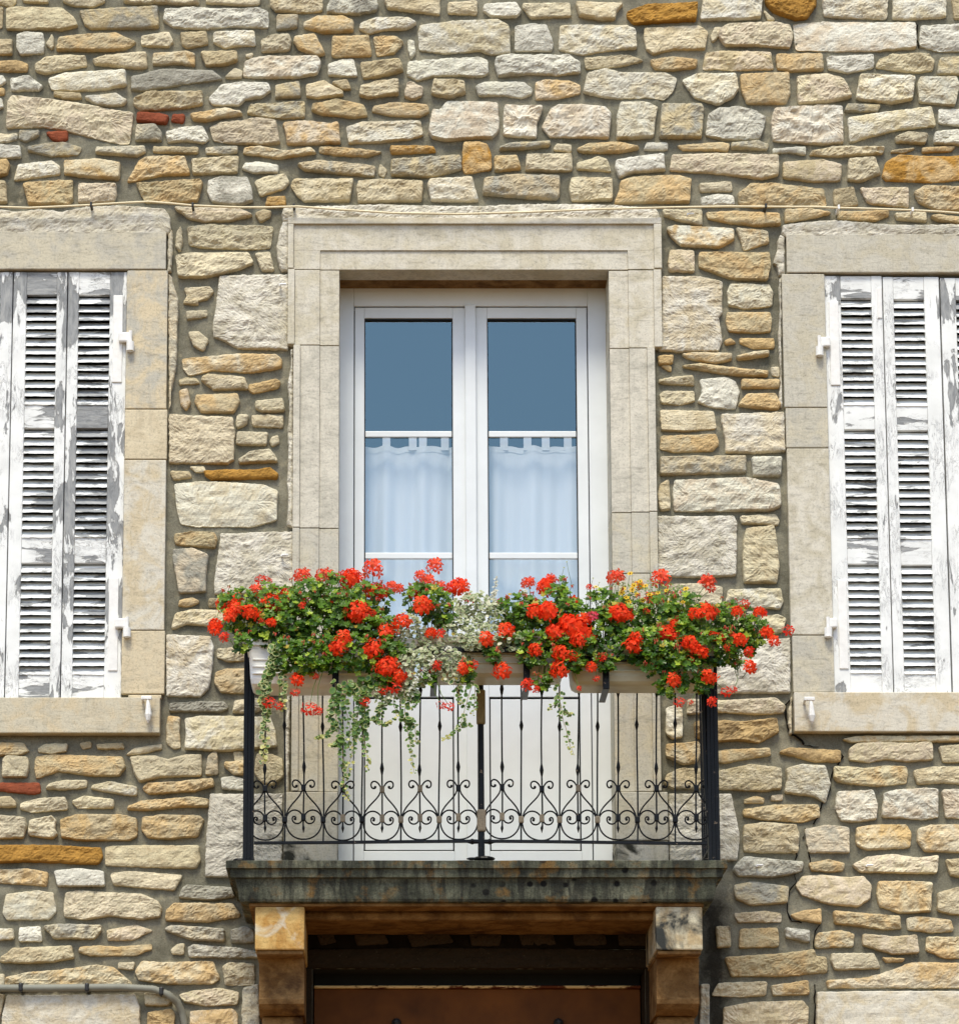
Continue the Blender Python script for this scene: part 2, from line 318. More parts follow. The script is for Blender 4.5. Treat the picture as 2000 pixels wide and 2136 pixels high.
# ---------------------------------------------------------------- the rubble wall, stone by stone
# outlines are in tenths of the enlarged tiles: (tile origin x, y, enlargement) then one stone per line
TILES = [
((0, 0, 3.722), """t 3,-4 12,-4 12,1 8,4 3,3 -5,1
c 17,-4 37,-4 37,1 18,0
c 49,-6 81,-6 81,0 72,4 58,3 49,0
c 96,-6 154,-6 154,2 138,2 120,1 105,2 96,0
c 160,-6 202,-6 201,2 190,3 178,2 160,1
t -5,5 2,5 1,20 -5,20
ct 5,6 12,5 48,6 57,13 60,19 48,22 30,21 18,22 5,21
tg 62,8 90,6 122,5 123,20 110,21 88,21 70,21 66,18
w 128,6 150,5 186,6 200,5 208,8 208,20 180,19 160,21 135,20 127,15
t -5,30 9,30 9,41 -5,41
w 13,26 20,24 33,25 34,35 33,40 16,41 13,36
c 40,26 41,28 41,35 40,37 36,33
to 46,29 60,27 90,25 98,29 105,32 97,37 80,38 60,38 44,38 45,34
c 110,27 131,24 134,31 131,35 110,34
t 140,25 160,24 161,33 145,36 142,34
cw 166,25 180,23 197,23 198,34 185,34 175,36 166,32
o -5,47 15,46 21,49 21,54 -5,54
ct 27,50 35,44 50,42 66,43 67,50 50,53 35,56 28,54
ct 72,46 82,43 113,40 114,51 106,52 85,50 74,49
oc 119,41 145,39 151,41 151,50 140,48 119,49
t 156,40 184,40 184,46 175,49 160,50
w -5,58 2,58 4,62 0,65 -5,66
o -5,68 3,68 3,72 -5,72
wg 8,60 22,58 33,66 30,69 9,69
wc 38,60 50,56 97,54 98,65 80,68 55,69 40,68 38,63
g 102,59 125,53 165,54 172,60 150,63 110,69 102,68
c 175,59 182,52 188,54 187,59
w 162,76 172,65 186,63 208,64 210,69 203,74 190,76 186,80 165,80
t 42,71 62,72 63,75 50,76 42,73
wc 66,75 90,72 98,77 96,80 85,81 75,80
tc 104,76 115,71 157,71 157,80 140,83 110,85 104,80
cp 9,74 20,75 50,78 103,87 100,110 92,110 70,105 48,99 33,97 5,98 6,78
r 107,87 125,88 131,90 129,95 106,93
r 134,88 143,88 142,94 133,93
co 148,88 160,86 175,83 186,86 188,88 172,90 160,93 150,92
w -5,76 1,76 2,82 -5,84
cg -5,103 13,103 13,107 5,109 -5,110
tg 15,101 30,101 30,104 20,109 15,107
r 36,102 52,101 52,107 47,109 40,107
gc 106,97 120,96 125,102 125,108 105,108
w 129,102 140,98 157,97 162,107 158,110 145,108 130,109
p 163,98 172,94 186,93 200,91 214,93 217,110 205,111 180,110 166,108
w -5,111 15,113 16,121 -5,121
tg 22,114 35,111 50,110 63,114 60,119 40,120 22,116
cg 75,114 112,113 113,117 106,120 74,118
t 119,113 154,114 153,118 119,117
cg 160,114 184,113 184,117 175,119 160,118
o -5,124 5,123 7,127 5,134 -5,137
wc 14,127 40,124 46,128 46,134 30,136 11,139
oc 50,124 75,123 93,126 92,138 75,137 50,134
to 108,124 115,121 143,121 147,134 125,135 99,140
tc 149,123 185,121 184,133 150,134
t -5,140 4,140 5,156 -5,156
to 18,142 38,140 56,139 56,155 52,158 22,158
p 61,142 90,142 90,150 88,155 61,156
to 106,142 155,139 157,141 153,155 113,156 109,148
wg 162,140 172,137 192,138 195,146 196,155 186,158 165,156 161,148"""),
((500, 0, 3.722), """ct 24,-5 64,-5 64,7 50,8 28,7 24,3
wg 68,5 73,-5 105,-5 107,3 106,7 90,10 68,9
ct 112,-5 155,-5 155,10 140,8 115,5 113,0
tc 162,1 184,0 184,10 162,9
tg 29,11 45,11 44,20 29,22
oc 50,17 60,12 80,12 88,16 88,23 65,24 50,20
wc 94,17 105,13 130,13 137,17 130,21 110,22 100,25 93,21
cw 140,19 165,16 200,15 209,20 210,40 196,41 186,38 160,40 140,37 139,25
c 17,30 25,26 38,26 40,31 38,38 17,39
oc 43,28 58,26 66,41 60,42 46,37 42,31
to 72,28 100,27 102,42 72,43
to 104,28 120,27 127,32 120,40 107,42
w 131,30 135,31 136,40 133,44 131,37
c 5,41 10,40 9,44 5,43
pw 4,47 15,43 40,43 60,43 63,48 60,56 45,59 20,59 3,58
w 69,49 80,45 88,45 91,58 69,57
t 94,48 124,45 127,54 105,59 96,60
w 131,47 160,45 186,44 192,46 193,56 188,58 170,57 150,58 138,61 130,57
tg 28,66 46,63 47,74 28,75
ct 52,65 65,62 80,71 80,73 60,75 52,74
ot 72,63 83,61 86,68 80,68
tc 94,66 105,63 123,61 123,72 100,75 93,73
p 130,64 133,63 142,67 141,73 135,76 128,74
tc 151,61 174,62 175,71 163,75 149,72
w 183,66 190,63 220,63 227,68 226,72 219,75 205,73 186,73
tg 8,80 30,79 50,78 50,90 25,90 6,87
to 57,81 75,77 96,81 99,89 90,90 65,88 56,85
to 104,82 120,79 145,81 147,86 140,89 115,88 103,85
pw 161,78 186,78 200,79 201,100 196,106 186,106 160,108 150,106 147,101 150,84 155,85
op 34,95 50,93 70,95 76,94 78,110 55,111 37,111 36,102
cw 83,98 95,94 140,93 142,104 130,107 110,109 85,110
oc 4,114 15,113 35,117 55,114 59,118 50,119 30,122 15,119 3,118
ot 62,113 85,114 110,117 100,120 75,119 62,117
oO 117,113 150,113 152,117 118,118
oO 174,110 186,110 192,112 195,120 195,130 186,132 175,133 173,128
w 4,126 15,125 30,128 29,133 10,133 2,130
tg 45,127 60,124 95,127 105,129 104,136 85,134 50,131
c 109,126 114,131 112,136 108,134
tg 118,124 140,122 171,120 172,130 150,136 118,135
c 12,140 20,136 35,134 38,140 35,145 16,151
tc 42,138 88,138 85,155 50,155 44,150 40,143
tc 92,140 110,139 142,140 141,155 92,156 91,145
cw 148,139 180,137 185,155 149,155 146,142
oO 22,153 35,152 35,159 20,159"""),
((1000, 0, 3.722), """w 4,3 28,1 32,8 29,12 10,12 3,7
c 34,2 70,1 71,11 55,12 40,13 34,5
tc 75,1 111,2 106,8 105,14 95,14 78,11
O 115,9 130,3 169,2 168,15 140,16 120,17 115,12
wc 174,0 174,-5 220,-5 218,13 186,14 172,14
w 28,20 40,18 52,19 57,33 56,38 28,38
cw 63,19 80,18 115,19 121,22 122,36 100,38 80,41 62,37
ct 129,21 150,20 170,19 177,24 175,37 150,37 135,41 130,37 128,27
c 180,27 183,20 188,20 187,25 181,31
w 13,44 20,42 70,42 78,48 78,55 60,57 40,56 15,58 12,50
ct 82,44 115,42 127,46 110,50 83,52
ot 133,46 150,43 169,46 168,51 150,53 136,52
tp 176,40 186,39 205,39 226,40 228,52 200,53 174,52
po 44,63 50,61 70,62 78,65 78,71 60,75 44,76
wc 84,57 97,53 110,56 145,56 153,60 150,70 143,76 130,74 110,75 95,74 81,70
wc 158,61 170,56 186,57 199,56 201,68 197,74 186,80 175,77 167,74
wp 20,81 49,82 44,95 44,106 19,104 19,90
wp 56,83 62,81 80,81 98,83 102,88 100,106 70,105 55,105 49,98
wc 110,79 130,79 138,82 136,93 135,105 107,107 107,90
tg 142,80 172,80 174,83 172,106 140,106 141,92
w 178,88 186,83 200,82 215,85 222,90 221,97 217,107 190,107 176,104
tg 16,114 25,111 55,109 54,112 30,115 16,115
c 60,111 71,112 71,117 58,115
to 76,115 85,111 110,110 124,114 110,117 80,117
w 130,110 146,110 146,115 128,115
to 154,112 170,111 186,110 194,111 193,116 180,115 158,115
ot 12,121 29,120 32,130 12,132
c 37,120 71,119 72,131 60,132 36,131
c 76,126 92,121 99,123 102,132 76,130
w 106,124 125,121 143,119 144,131 118,133 109,137 106,130
cp 150,120 186,119 232,121 232,135 220,138 190,134 148,131
tg 4,138 30,135 62,136 62,150 60,154 30,152 3,150
ct 72,137 103,138 103,154 72,155 70,146
to 110,140 120,137 155,136 164,139 163,156 130,156 105,157 109,147
c 171,142 195,140 196,147 172,148
w 172,153 186,150 197,151 198,158 173,159"""),
((1500, 0, 3.722), """O 36,-5 75,-5 75,3 68,13 60,14 42,8 36,1
c 35,7 43,14 38,14
cw 80,-5 131,-5 130,13 95,12 82,11
cw 136,-5 176,-5 176,12 150,14 135,13
t 181,-5 195,-5 195,14 183,13
cp 1,22 8,18 45,17 55,19 57,26 55,36 30,34 5,34 0,27
wp 58,18 80,16 120,17 152,17 153,36 120,38 90,38 60,37 59,25
w 157,19 195,18 195,38 170,38 156,34
to 45,41 80,41 81,53 55,54 46,52 45,45
w 84,43 120,41 120,51 100,55 85,52
ct 125,45 135,41 163,41 167,46 166,53 155,55 122,51
tg 172,44 195,43 195,57 170,56
to 17,57 54,56 55,72 52,79 22,79 18,70
cp 61,59 84,57 97,62 103,74 85,78 62,79
cw 110,57 152,59 150,76 135,79 115,77 107,75
wc 156,60 184,60 186,66 183,81 156,78 154,66
wp 43,84 60,83 80,82 95,83 96,110 80,111 42,108 41,95
tg 100,80 125,81 123,85 98,85
cw 100,91 125,87 165,82 168,96 140,99 120,104 102,109
w 171,84 195,84 195,97 171,94
c 137,106 147,102 162,104 160,110 138,109
w 168,102 180,100 195,101 195,112 167,110
cg 10,111 30,109 38,112 37,115 10,114
w 42,115 67,113 67,119 55,117 42,118
tc 72,117 90,113 128,114 127,118 90,120 71,119
t 134,116 152,114 145,117 134,117
ot 158,114 183,113 180,116 158,117
tp 50,125 80,123 95,127 94,139 75,140 50,137
c 101,123 121,122 125,134 110,140 100,139
Oo 130,125 140,120 170,121 195,120 195,138 165,140 130,139 127,136
to 15,150 25,142 45,142 81,146 83,158 60,158 30,160 16,158
t 89,147 104,145 108,158 90,159
pt 110,145 147,145 147,160 120,157 115,155
to 152,148 160,144 195,145 195,162 170,163 155,156"""),
((200, 420, 3.722), """cp 61,4 85,5 110,5 121,10 105,14 85,15 72,12
t 124,9 130,6 136,7 135,11 128,15
c 66,19 67,30 65,38 62,34 63,24
c 71,20 85,17 115,18 137,19 135,35 120,36 85,35 73,33
c 62,42 72,40 118,39 122,47 110,52 95,56 85,58 64,58
c 124,40 135,39 138,53 129,53
ct 69,67 88,66 91,69 86,75 78,76 79,79 68,78 71,73
c 70,85 86,84 86,88 71,91
c 72,101 80,101 87,107 83,115 76,111
co 67,122 75,121 110,118 140,119 144,122 144,128 120,132 90,130 72,134 68,128
tc 65,138 70,136 78,137 80,140 65,141
ct 83,136 87,134 115,136 118,145 91,145 82,138
o 119,142 140,138 143,140 141,144 122,148 119,146
op 65,147 71,145 73,155 70,161 66,157
to 78,150 110,149 111,155 107,163 82,163 77,155
c 124,155 145,153 146,162 130,163 124,160"""),
((200, 870, 3.722), """c 110,-2 118,-2 117,4 110,8 109,3
ct 121,-2 145,-2 145,7 122,6
c 110,11 133,12 132,21 109,20
c 137,15 141,14 142,19 137,22 135,19
c 111,33 120,27 134,25 138,28 141,34 112,35
t 58,42 72,42 74,46 60,48
c 73,38 83,38 85,41 78,42
O 84,42 100,41 125,41 135,39 141,44 140,47 120,47 90,48 86,45
wc 61,52 80,50 110,51 130,53 141,57 140,70 140,79 120,84 80,84 66,82 63,70 62,58
to 61,91 75,89 92,90 94,94 92,101 62,98 61,95
pg 60,103 75,102 87,107 85,120 85,135 65,136 62,120 60,112
to 65,142 75,140 80,143 75,146 64,146
t 88,141 130,141 130,147 88,147
tc 62,152 75,149 100,150 105,155 95,162 70,160 59,164 60,158"""),
((300, 1300, 3.722), """ct 57,20 79,18 85,22 85,28 66,29 57,26
to 56,38 65,35 110,36 115,50 100,54 60,53 55,46
g 20,63 40,61 62,61 65,65 60,68 20,68
cg 71,60 88,58 92,66 85,69 69,69
oc 19,72 28,73 27,85 28,96 24,97 18,93 18,80
cw 32,74 45,72 98,73 102,85 103,95 85,97 60,99 32,97 33,85
tg 50,103 56,99 57,105 57,117 48,117
c 70,100 76,100 78,107 71,107
oc 63,108 78,107 78,117 70,117 63,111
w 60,120 70,119 84,123 83,129 61,128
ct 88,101 100,102 107,105 108,118 100,125 92,124 86,115"""),
((0, 1300, 3.722), """ot -5,93 18,93 22,99 15,102 -5,102
c 30,97 35,94 52,94 51,99 40,101 30,99
t 62,93 70,92 70,96 64,97
t 75,94 95,93 96,97 76,97
tc 98,102 105,97 125,94 125,97 110,101
c 2,106 5,103 21,104 22,112 20,119 2,119
to 28,104 40,102 95,104 97,112 92,118 70,118 45,114 28,120 27,110
c 101,104 120,103 130,106 145,102 156,102 156,118 125,119 108,123 104,115
r -5,124 30,124 31,131 25,132 -5,129
c 38,125 50,122 67,122 67,127 50,129 36,128
cw 72,126 85,123 106,127 106,133 98,133 80,130 71,128
ot 115,124 130,124 165,121 166,126 150,130 115,132 111,128
t -5,135 8,135 12,139 12,142 -5,142
c 16,140 30,136 50,135 52,140 52,144 40,145 25,146 16,144
c 56,138 65,134 88,137 88,143 60,143
to 100,142 110,138 150,135 162,137 161,142 140,142 115,145 99,144
c -5,149 19,151 20,157 18,166 -5,167
c 23,153 40,150 43,153 42,160 44,164 40,167 22,164
ot 47,153 60,149 95,149 106,152 106,165 100,168 75,168 60,168 48,166
ot 111,151 125,149 155,150 158,153 153,165 130,167 115,166 110,160"""),
((0, 1686, 3.722), """O -5,29 40,29 78,31 79,38 76,43 50,42 20,41 -5,42
ct 82,30 100,29 154,29 155,40 152,46 110,45 82,44
co -5,48 20,47 37,50 36,60 25,59 -5,57
w 42,49 60,47 80,49 81,60 45,60
c 86,51 100,49 141,52 135,63 110,61 88,59
wc 5,67 30,64 41,66 43,80 38,86 5,86 2,81
c 51,66 60,64 110,67 122,72 125,78 124,84 110,86 85,83 65,86 50,84 50,74
g 142,62 145,60 180,62 182,68 165,71 139,69
to 129,80 135,74 180,74 186,82 185,84 160,88 129,87
cw -5,94 10,94 10,101 -5,102
w 15,93 31,92 32,103 15,103
cg 34,92 45,90 78,91 78,95 73,101 42,101
pt 83,95 105,91 118,95 110,98 103,102 84,102
cg 128,94 133,91 174,94 174,103 150,102 135,97
g 179,95 190,92 197,95 197,104 180,104
ct 1,116 10,109 55,107 57,116 40,119 20,120 0,119
ot 62,108 75,107 90,108 117,106 117,109 105,114 70,114 61,111
c 133,110 137,106 143,105 142,113 134,113
gw 146,108 150,106 186,109 200,112 200,116 147,115
c 92,120 104,120 103,125 92,124
co 105,127 110,119 130,120 165,119 170,132 165,136 130,136 108,133
c 173,123 178,120 197,121 197,137 175,137
co 4,132 20,128 45,126 75,122 88,124 100,134 104,140 4,140
c -5,129 3,129 3,140 -5,140
t -5,145 3,145 0,160 -5,165
c 112,144 125,145 133,150 130,153 113,153
o 115,159 133,156 135,160 134,190 113,190
cp 139,145 150,142 170,140 185,143 184,152 160,153 143,150
po 148,158 180,156 184,160 184,190 148,190
gc 189,140 200,137 202,190 190,190 188,160"""),
((1300, 420, 3.722), """c 31,6 61,6 61,18 45,14 32,10
to 65,8 85,7 121,9 122,17 105,18 85,16 66,12
to 126,6 145,5 161,8 150,11 126,15
to 167,7 206,7 206,10 195,14 167,12
c 211,9 235,8 235,15 213,13
to 239,11 245,10 265,12 265,17 245,14
wo 34,20 40,18 85,21 86,29 75,35 60,34 45,33 38,27
co 88,20 112,23 113,31 94,37 91,28
pt 37,37 55,38 55,54 36,53 35,47
to 60,39 113,40 114,50 112,60 90,60 80,58 59,50 59,42
wc 83,64 113,64 116,70 115,80 95,82 82,80 81,70
to 81,86 114,86 115,93 114,100 100,101 82,100 80,92
o 79,108 83,106 87,109 80,110
o 91,106 117,106 117,113 100,113 91,109
o 27,120 39,119 38,125 28,126
o 30,127 37,127 37,131
co 46,118 60,117 84,118 84,122 72,125 50,121
co 88,120 100,117 113,116 113,119 90,122
to 46,127 60,126 112,132 112,135 85,134 60,130
cg 115,128 121,128 121,135 116,134
tc 28,138 40,136 54,135 55,142 40,141 28,140
w 60,138 80,136 87,139 90,147 87,160 70,159 58,155 62,148
to 92,138 121,138 121,144 92,144
c 28,150 32,147 55,147 55,154 45,157 30,156
ot 92,154 97,149 118,149 122,157 120,161 90,158"""),
((1300, 870, 3.722), """ct 29,-6 70,-5 72,8 50,10 30,9
ot 30,14 72,13 74,20 70,25 40,26 29,24
tg 29,31 95,30 95,42 60,43 29,44
wg 100,31 123,31 122,45 101,45
tc 29,52 35,48 36,60 36,71 29,72 27,60
wp 40,49 60,48 95,47 120,52 122,60 122,69 115,72 80,72 40,72 39,60
c 91,77 118,75 121,80 120,83 105,82 92,82
ct 96,86 117,84 119,95 121,115 119,128 94,128 93,110 94,95
c 34,130 60,129 77,132 76,145 35,148
cw 82,134 100,133 122,133 124,142 122,148 100,147 80,144
cg 85,152 103,151 103,165 85,166
c 107,155 120,153 126,156 124,166 106,168"""),
((1350, 1300, 3.722), """cp 32,59 60,60 100,58 107,64 106,69 85,70 55,68 31,70
wc 15,66 25,63 27,70 27,88 20,89 15,85
o 37,77 60,76 75,77 100,74 102,84 87,92 70,90 50,92 38,88
co 15,94 40,92 42,100 38,108 28,109 15,103
to 50,100 65,98 95,97 96,102 80,104 60,108 50,106
o 103,100 110,97 150,99 150,107 130,107 115,103
tg 15,118 25,113 42,113 42,128 20,128 14,124
tc 55,115 80,110 104,113 104,128 90,130 55,128
wc 108,113 120,110 138,111 142,125 138,139 130,134 107,131 109,122
ot 76,137 85,134 91,136 90,139 76,139
p 97,134 105,133 105,137 97,137
ot 75,145 100,141 133,141 134,150 120,154 90,152 75,149
co 152,90 165,88 300,88 300,91 160,92"""),
((1700, 1500, 6.203), """cp 45,38 55,32 85,30 120,32 151,30 152,52 120,54 90,51 70,55 45,52
c 161,36 190,34 200,34 200,55 166,55
co 25,62 40,61 65,64 95,60 118,62 120,70 118,82 80,86 50,83 30,80 25,75
ct 128,67 150,62 200,61 200,84 165,81 133,83
wp 30,94 50,93 75,92 79,105 81,112 79,129 50,132 34,130 27,115
wp 90,96 105,92 140,90 159,91 159,126 140,129 110,127 88,126 88,115 90,105
wp 165,92 200,91 200,128 170,126 168,110"""),
((1500, 1686, 3.722), """tc 20,13 35,11 60,13 62,20 61,34 35,34 20,33 19,22
pg 67,16 85,13 101,15 101,34 85,34 70,34 68,25
oc 107,15 120,13 145,13 149,18 148,30 115,32 107,28
co 155,16 165,13 200,13 200,34 160,33 154,25
wg 15,42 20,38 40,40 65,42 64,48 55,51 42,53 15,52 11,47
ot 70,43 85,40 97,43 96,48 85,49 72,48
cp 104,44 115,38 135,36 155,39 170,37 169,50 150,50 110,49
t 176,40 200,39 200,54 180,52
tg 12,60 25,57 54,61 53,73 25,75 13,70
pt 60,60 65,53 80,52 100,54 112,53 118,60 117,70 108,76 85,74 65,67
co 124,57 145,57 165,58 164,80 140,81 125,76 123,68
ct 170,66 185,62 200,62 200,82 180,82 170,79
tp 12,82 35,80 48,82 48,88 15,88
o 56,83 65,80 79,78 79,89 60,86
to 89,80 100,81 140,84 141,93 130,94 90,89
co 146,86 155,84 180,87 182,95 165,96 147,94
to 17,94 45,93 46,99 46,107 16,108
gw 52,93 70,95 70,104 52,100
co 77,97 95,95 105,98 104,107 75,108 75,102
tp 112,98 135,100 153,99 155,112 135,113 112,106
co 162,100 200,101 200,116 175,116 161,110
to 5,116 50,113 73,110 75,115 83,116 84,127 50,130 10,130
c 88,113 120,113 125,124 90,125 87,118
o 127,116 144,117 142,119 130,119
co 84,134 115,132 135,126 150,120 200,121 200,139 85,139
tc 0,136 37,135 36,145 20,146 -5,145
co 41,138 69,134 70,144 42,145
pt 4,155 25,151 65,150 69,155 68,190 4,190
cg -14,137 -8,137 -8,190 -15,190
kt -2,92 8,92 9,107 -1,108"""),
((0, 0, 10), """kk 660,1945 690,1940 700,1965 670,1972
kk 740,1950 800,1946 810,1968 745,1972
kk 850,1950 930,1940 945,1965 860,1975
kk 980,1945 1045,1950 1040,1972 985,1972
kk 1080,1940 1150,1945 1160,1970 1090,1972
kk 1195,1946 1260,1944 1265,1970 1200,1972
kk 1290,1944 1350,1946 1350,1972 1292,1972"""),  # recess stones, balcony shade put into their colour
]
PAL = {'w': (230, 226, 208), 'c': (220, 208, 176), 't': (202, 186, 150), 'o': (210, 181, 132), 'O': (186, 140, 68),
       'g': (172, 168, 152), 'p': (218, 203, 176), 'r': (156, 86, 60), 'k': (70, 58, 46)}  # k paints the recess shade, also the dirty stone beside the corbel
ALB = 0.86
def pal(k, j=0.0):
    c = lin(PAL[k]); s = ALB * (1 + j); return (c[0] * s, c[1] * s, c[2] * s)

def stone_geo(mb, poly, seed, h=.02, rough=.008, bev=.009, col=None, col2=None, step=.010, jit=.0022, back=.015, y0=0.0, tilt=None, maxring=7, grow=0.0):
    "poly: (x, z) outline on the wall; builds a rough-hewn stone standing h proud of plane y0"
    if sum(a[0] * b[1] - b[0] * a[1] for a, b in zip(poly, poly[1:] + poly[:1])) < 0: poly = poly[::-1]
    pts = []; n = len(poly)
    # cut the corners a little, then walk the outline
    cut = []
    for i in range(n):
        a, b, c = Vector(poly[i - 1]), Vector(poly[i]), Vector(poly[(i + 1) % n])
        r = min(.007, .20 * (a - b).length, .22 * (c - b).length)
        cut += [b + (a - b).normalized() * r, b * .55 + (b + (a - b).normalized() * r) * .225 + (b + (c - b).normalized() * r) * .225, b + (c - b).normalized() * r]
    m = len(cut)
    for i in range(m):
        a, b = cut[i], cut[(i + 1) % m]; k = max(1, int((b - a).length / step))
        for j in range(k): pts.append(a.lerp(b, j / k))
    n = len(pts); out = []
    def nrm(L):
        R_ = []
        for i in range(len(L)):
            t = L[(i + 1) % len(L)] - L[i - 1]
            v = Vector((-t.y, t.x)); R_.append(v.normalized() if v.length > 1e-9 else Vector((0, 0)))
        return R_
    N_ = nrm(pts)
    for i, p in enumerate(pts):
        d = noise.noise(Vector((p.x * 45, seed * 3.1, p.y * 45))) + .8 * noise.noise(Vector((p.x * 120, seed, p.y * 120)))
        out.append(p + N_[i] * (d * jit - grow))
    xs = [p.x for p in out]; zs = [p.y for p in out]; wx = max(xs) - min(xs); wz = max(zs) - min(zs)
    cx, cz = sum(xs) / n, sum(zs) / n
    small = min(wx, wz); bev = min(bev, small * .22)
    horiz = wx >= wz
    if horiz:
        sxx = sum((x - cx) ** 2 for x in xs); sxz = sum((x - cx) * (z - cz) for x, z in zip(xs, zs)); k = max(-.4, min(.4, sxz / max(sxx, 1e-9)))
        mx = (min(xs) + max(xs)) / 2; hw = max(0, wx / 2 - wz * .45)
        tgt = [Vector((max(mx - hw, min(mx + hw, p.x)), cz + k * (max(mx - hw, min(mx + hw, p.x)) - cx))) for p in out]
    else:
        mz = (min(zs) + max(zs)) / 2; hw = max(0, wz / 2 - wx * .45)
        tgt = [Vector((cx, max(mz - hw, min(mz + hw, p.y)))) for p in out]
    N_ = nrm(out)
    def inset(d): return [p.lerp(tgt[i], min(.85, d / max(1e-6, (tgt[i] - p).length))) for i, p in enumerate(out)]
    tx, tz = tilt or (random.uniform(-.05, .05), random.uniform(-.10, .10))
    def face(p, t):
        q = Vector((p.x * 16, seed * 7.3, p.y * 30)); q2 = Vector((p.x * 60, seed * 2.3, p.y * 75))
        v = noise.noise(q) * 1.0 + abs(noise.noise(q2)) * .7 + noise.noise(q2 * 1.8) * .35
        # flat chips knocked off the face
        ch = noise.noise(Vector((p.x * 34 + 5, seed * 1.7, p.y * 34)))
        v -= max(0, ch - .12) * 1.5
        return y0 - h - rough * v - min(.006, small * .03) * t + (p.x - cx) * tx + (p.y - cz) * tz
    rings = [([(p.x, y0 + back, p.y) for p in out]),
             ([(p.x, y0 - h * .30, p.y) for p in out])]
    r2 = inset(bev * .35); rings.append([(p.x, (y0 - h * .30) * .30 + face(p, 0) * .70, p.y) for p in r2])
    r3 = inset(bev); rings.append([(p.x, face(p, 0) + .0012, p.y) for p in r3])
    depth = max(1e-4, min(small / 2 - bev, 1)); nr = max(2, min(maxring, int(depth / (step * 1.05)) + 1))
    for k in range(1, nr + 1):
        t = k / nr; L = [r3[i].lerp(tgt[i], t) for i in range(n)]
        rings.append([(p.x, face(p, t), p.y) for p in L])
    vs = [v for r_ in rings for v in r_]; fs = []
    for a in range(len(rings) - 1):
        for i in range(n):
            j = (i + 1) % n; fs.append((a * n + i, a * n + j, (a + 1) * n + j, (a + 1) * n + i))
    mb.add(vs, fs, col, col2)

wall = empty('stone_wall', at(1000, 2136, 0), 'old rubble limestone house wall in grey pointing around the balcony door', 'wall')
items = []
sd_ = 1
for (ox, oy, sc), txt in TILES:
    for line in txt.strip().split('\n'):
        code, *pp = line.split()
        pts = []
        for q in pp:
            a, b = q.split(',')
            px, py = (ox + float(a) * 10 / sc, oy + float(b) * 10 / sc) if sc < 9 else (float(a), float(b))
            w_ = at(px, py, -.02); pts.append((w_.x, w_.z))
        sd_ += 1
        ar = abs(sum(a[0] * b[1] - b[0] * a[1] for a, b in zip(pts, pts[1:] + pts[:1]))) / 2
        items.append((ar, code, pts, sd_))
items.sort(key=lambda t: -t[0])
rest = MB()
for k, (ar, code, pts, s_) in enumerate(items):
    rnd = random.Random(s_)
    j = rnd.uniform(-.10, .08); c1 = pal(code[0], j); c2 = pal(code[1], j) if len(code) > 1 else tuple(v * (.72 + .2 * ((s_ * .618) % 1)) for v in c1)
    c1 = (c1[0], c1[1] * rnd.uniform(.99, 1.005), c1[2] * rnd.uniform(.94, 1.02))
    h = rnd.uniform(.014, .030) if ar > .002 else rnd.uniform(.008, .018)
    kw = dict(h=h, grow=.0040, rough=min(.0085, .004 + ar * .5) * rnd.uniform(.5, 1.3), bev=rnd.uniform(.003, .008), col=c1, col2=c2, back=.012, step=.0085 if ar > .003 else .007)
    if code[0] == 'r': kw['rough'] = .002
    if k < 299:
        mb = MB(); stone_geo(mb, pts, s_, **kw); mb.build('stone', M['rubble'], wall, smooth=False)
    else: stone_geo(rest, pts, s_, **kw)
tag(rest.build('small_stones', M['rubble'], wall, smooth=False), kind='stuff')
# ---------------------------------------------------------------- mortar face and the wall behind it
OPEN = [(X(-235, 567), X(262, 567), Z(1458), Z(567)), (X(708, 567), X(1268, 567), Z(1870), Z(567)),
        (X(1720, 575), X(2215, 575), Z(1453), Z(575)), (X(652, 2030), X(1345, 2030), -.2, Z(2022))]
def grid_axis(a, b, step, cuts):
    c = sorted(set([a, b] + [k for k in cuts if a < k < b])); out = []
    for p, q in zip(c[:-1], c[1:]):
        n = max(1, round((q - p) / step)); out += [p + (q - p) * i / n for i in range(n)]
    return out + [b]
WX0, WX1, WZ0, WZ1 = X(-900, 1068), X(2900, 1068), 0.0, Z(-700)
fx = lambda v: X(-20, 1068) < v < X(2020, 1068)
gx = grid_axis(WX0, WX1, .013, [o[0] for o in OPEN] + [o[1] for o in OPEN])
gz = grid_axis(WZ0, WZ1, .013, [o[2] for o in OPEN] + [o[3] for o in OPEN])
gx = [v for i, v in enumerate(gx) if fx(v) or i % 8 == 0 or v in [o[0] for o in OPEN] + [o[1] for o in OPEN]]
zlo, zhi = Z(2160), Z(-30)
gz = [v for i, v in enumerate(gz) if zlo < v < zhi or i % 8 == 0 or i == len(gz) - 1 or v in [o[3] for o in OPEN]]
mv = []; mf = []
nx, nz = len(gx), len(gz)
for z in gz:
    for x in gx:
        y = .0015 - .006 * noise.noise(Vector((x * 5, 1.3, z * 7))) - .0045 * noise.noise(Vector((x * 22, 4.1, z * 26))) - .0022 * noise.noise(Vector((x * 60, 2.1, z * 60)))
        mv.append((x, y, z))
for j in range(nz - 1):
    zc = (gz[j] + gz[j + 1]) / 2
    for i in range(nx - 1):
        xc = (gx[i] + gx[i + 1]) / 2
        if any(o[0] < xc < o[1] and o[2] < zc < o[3] for o in OPEN): continue
        a = j * nx + i; mf.append((a, a + 1, a + nx + 1, a + nx))
mo = MB(); mo.add(mv, mf); mo.build('mortar', M['mortar'], wall, smooth=True, origin=(0, 0, 0))
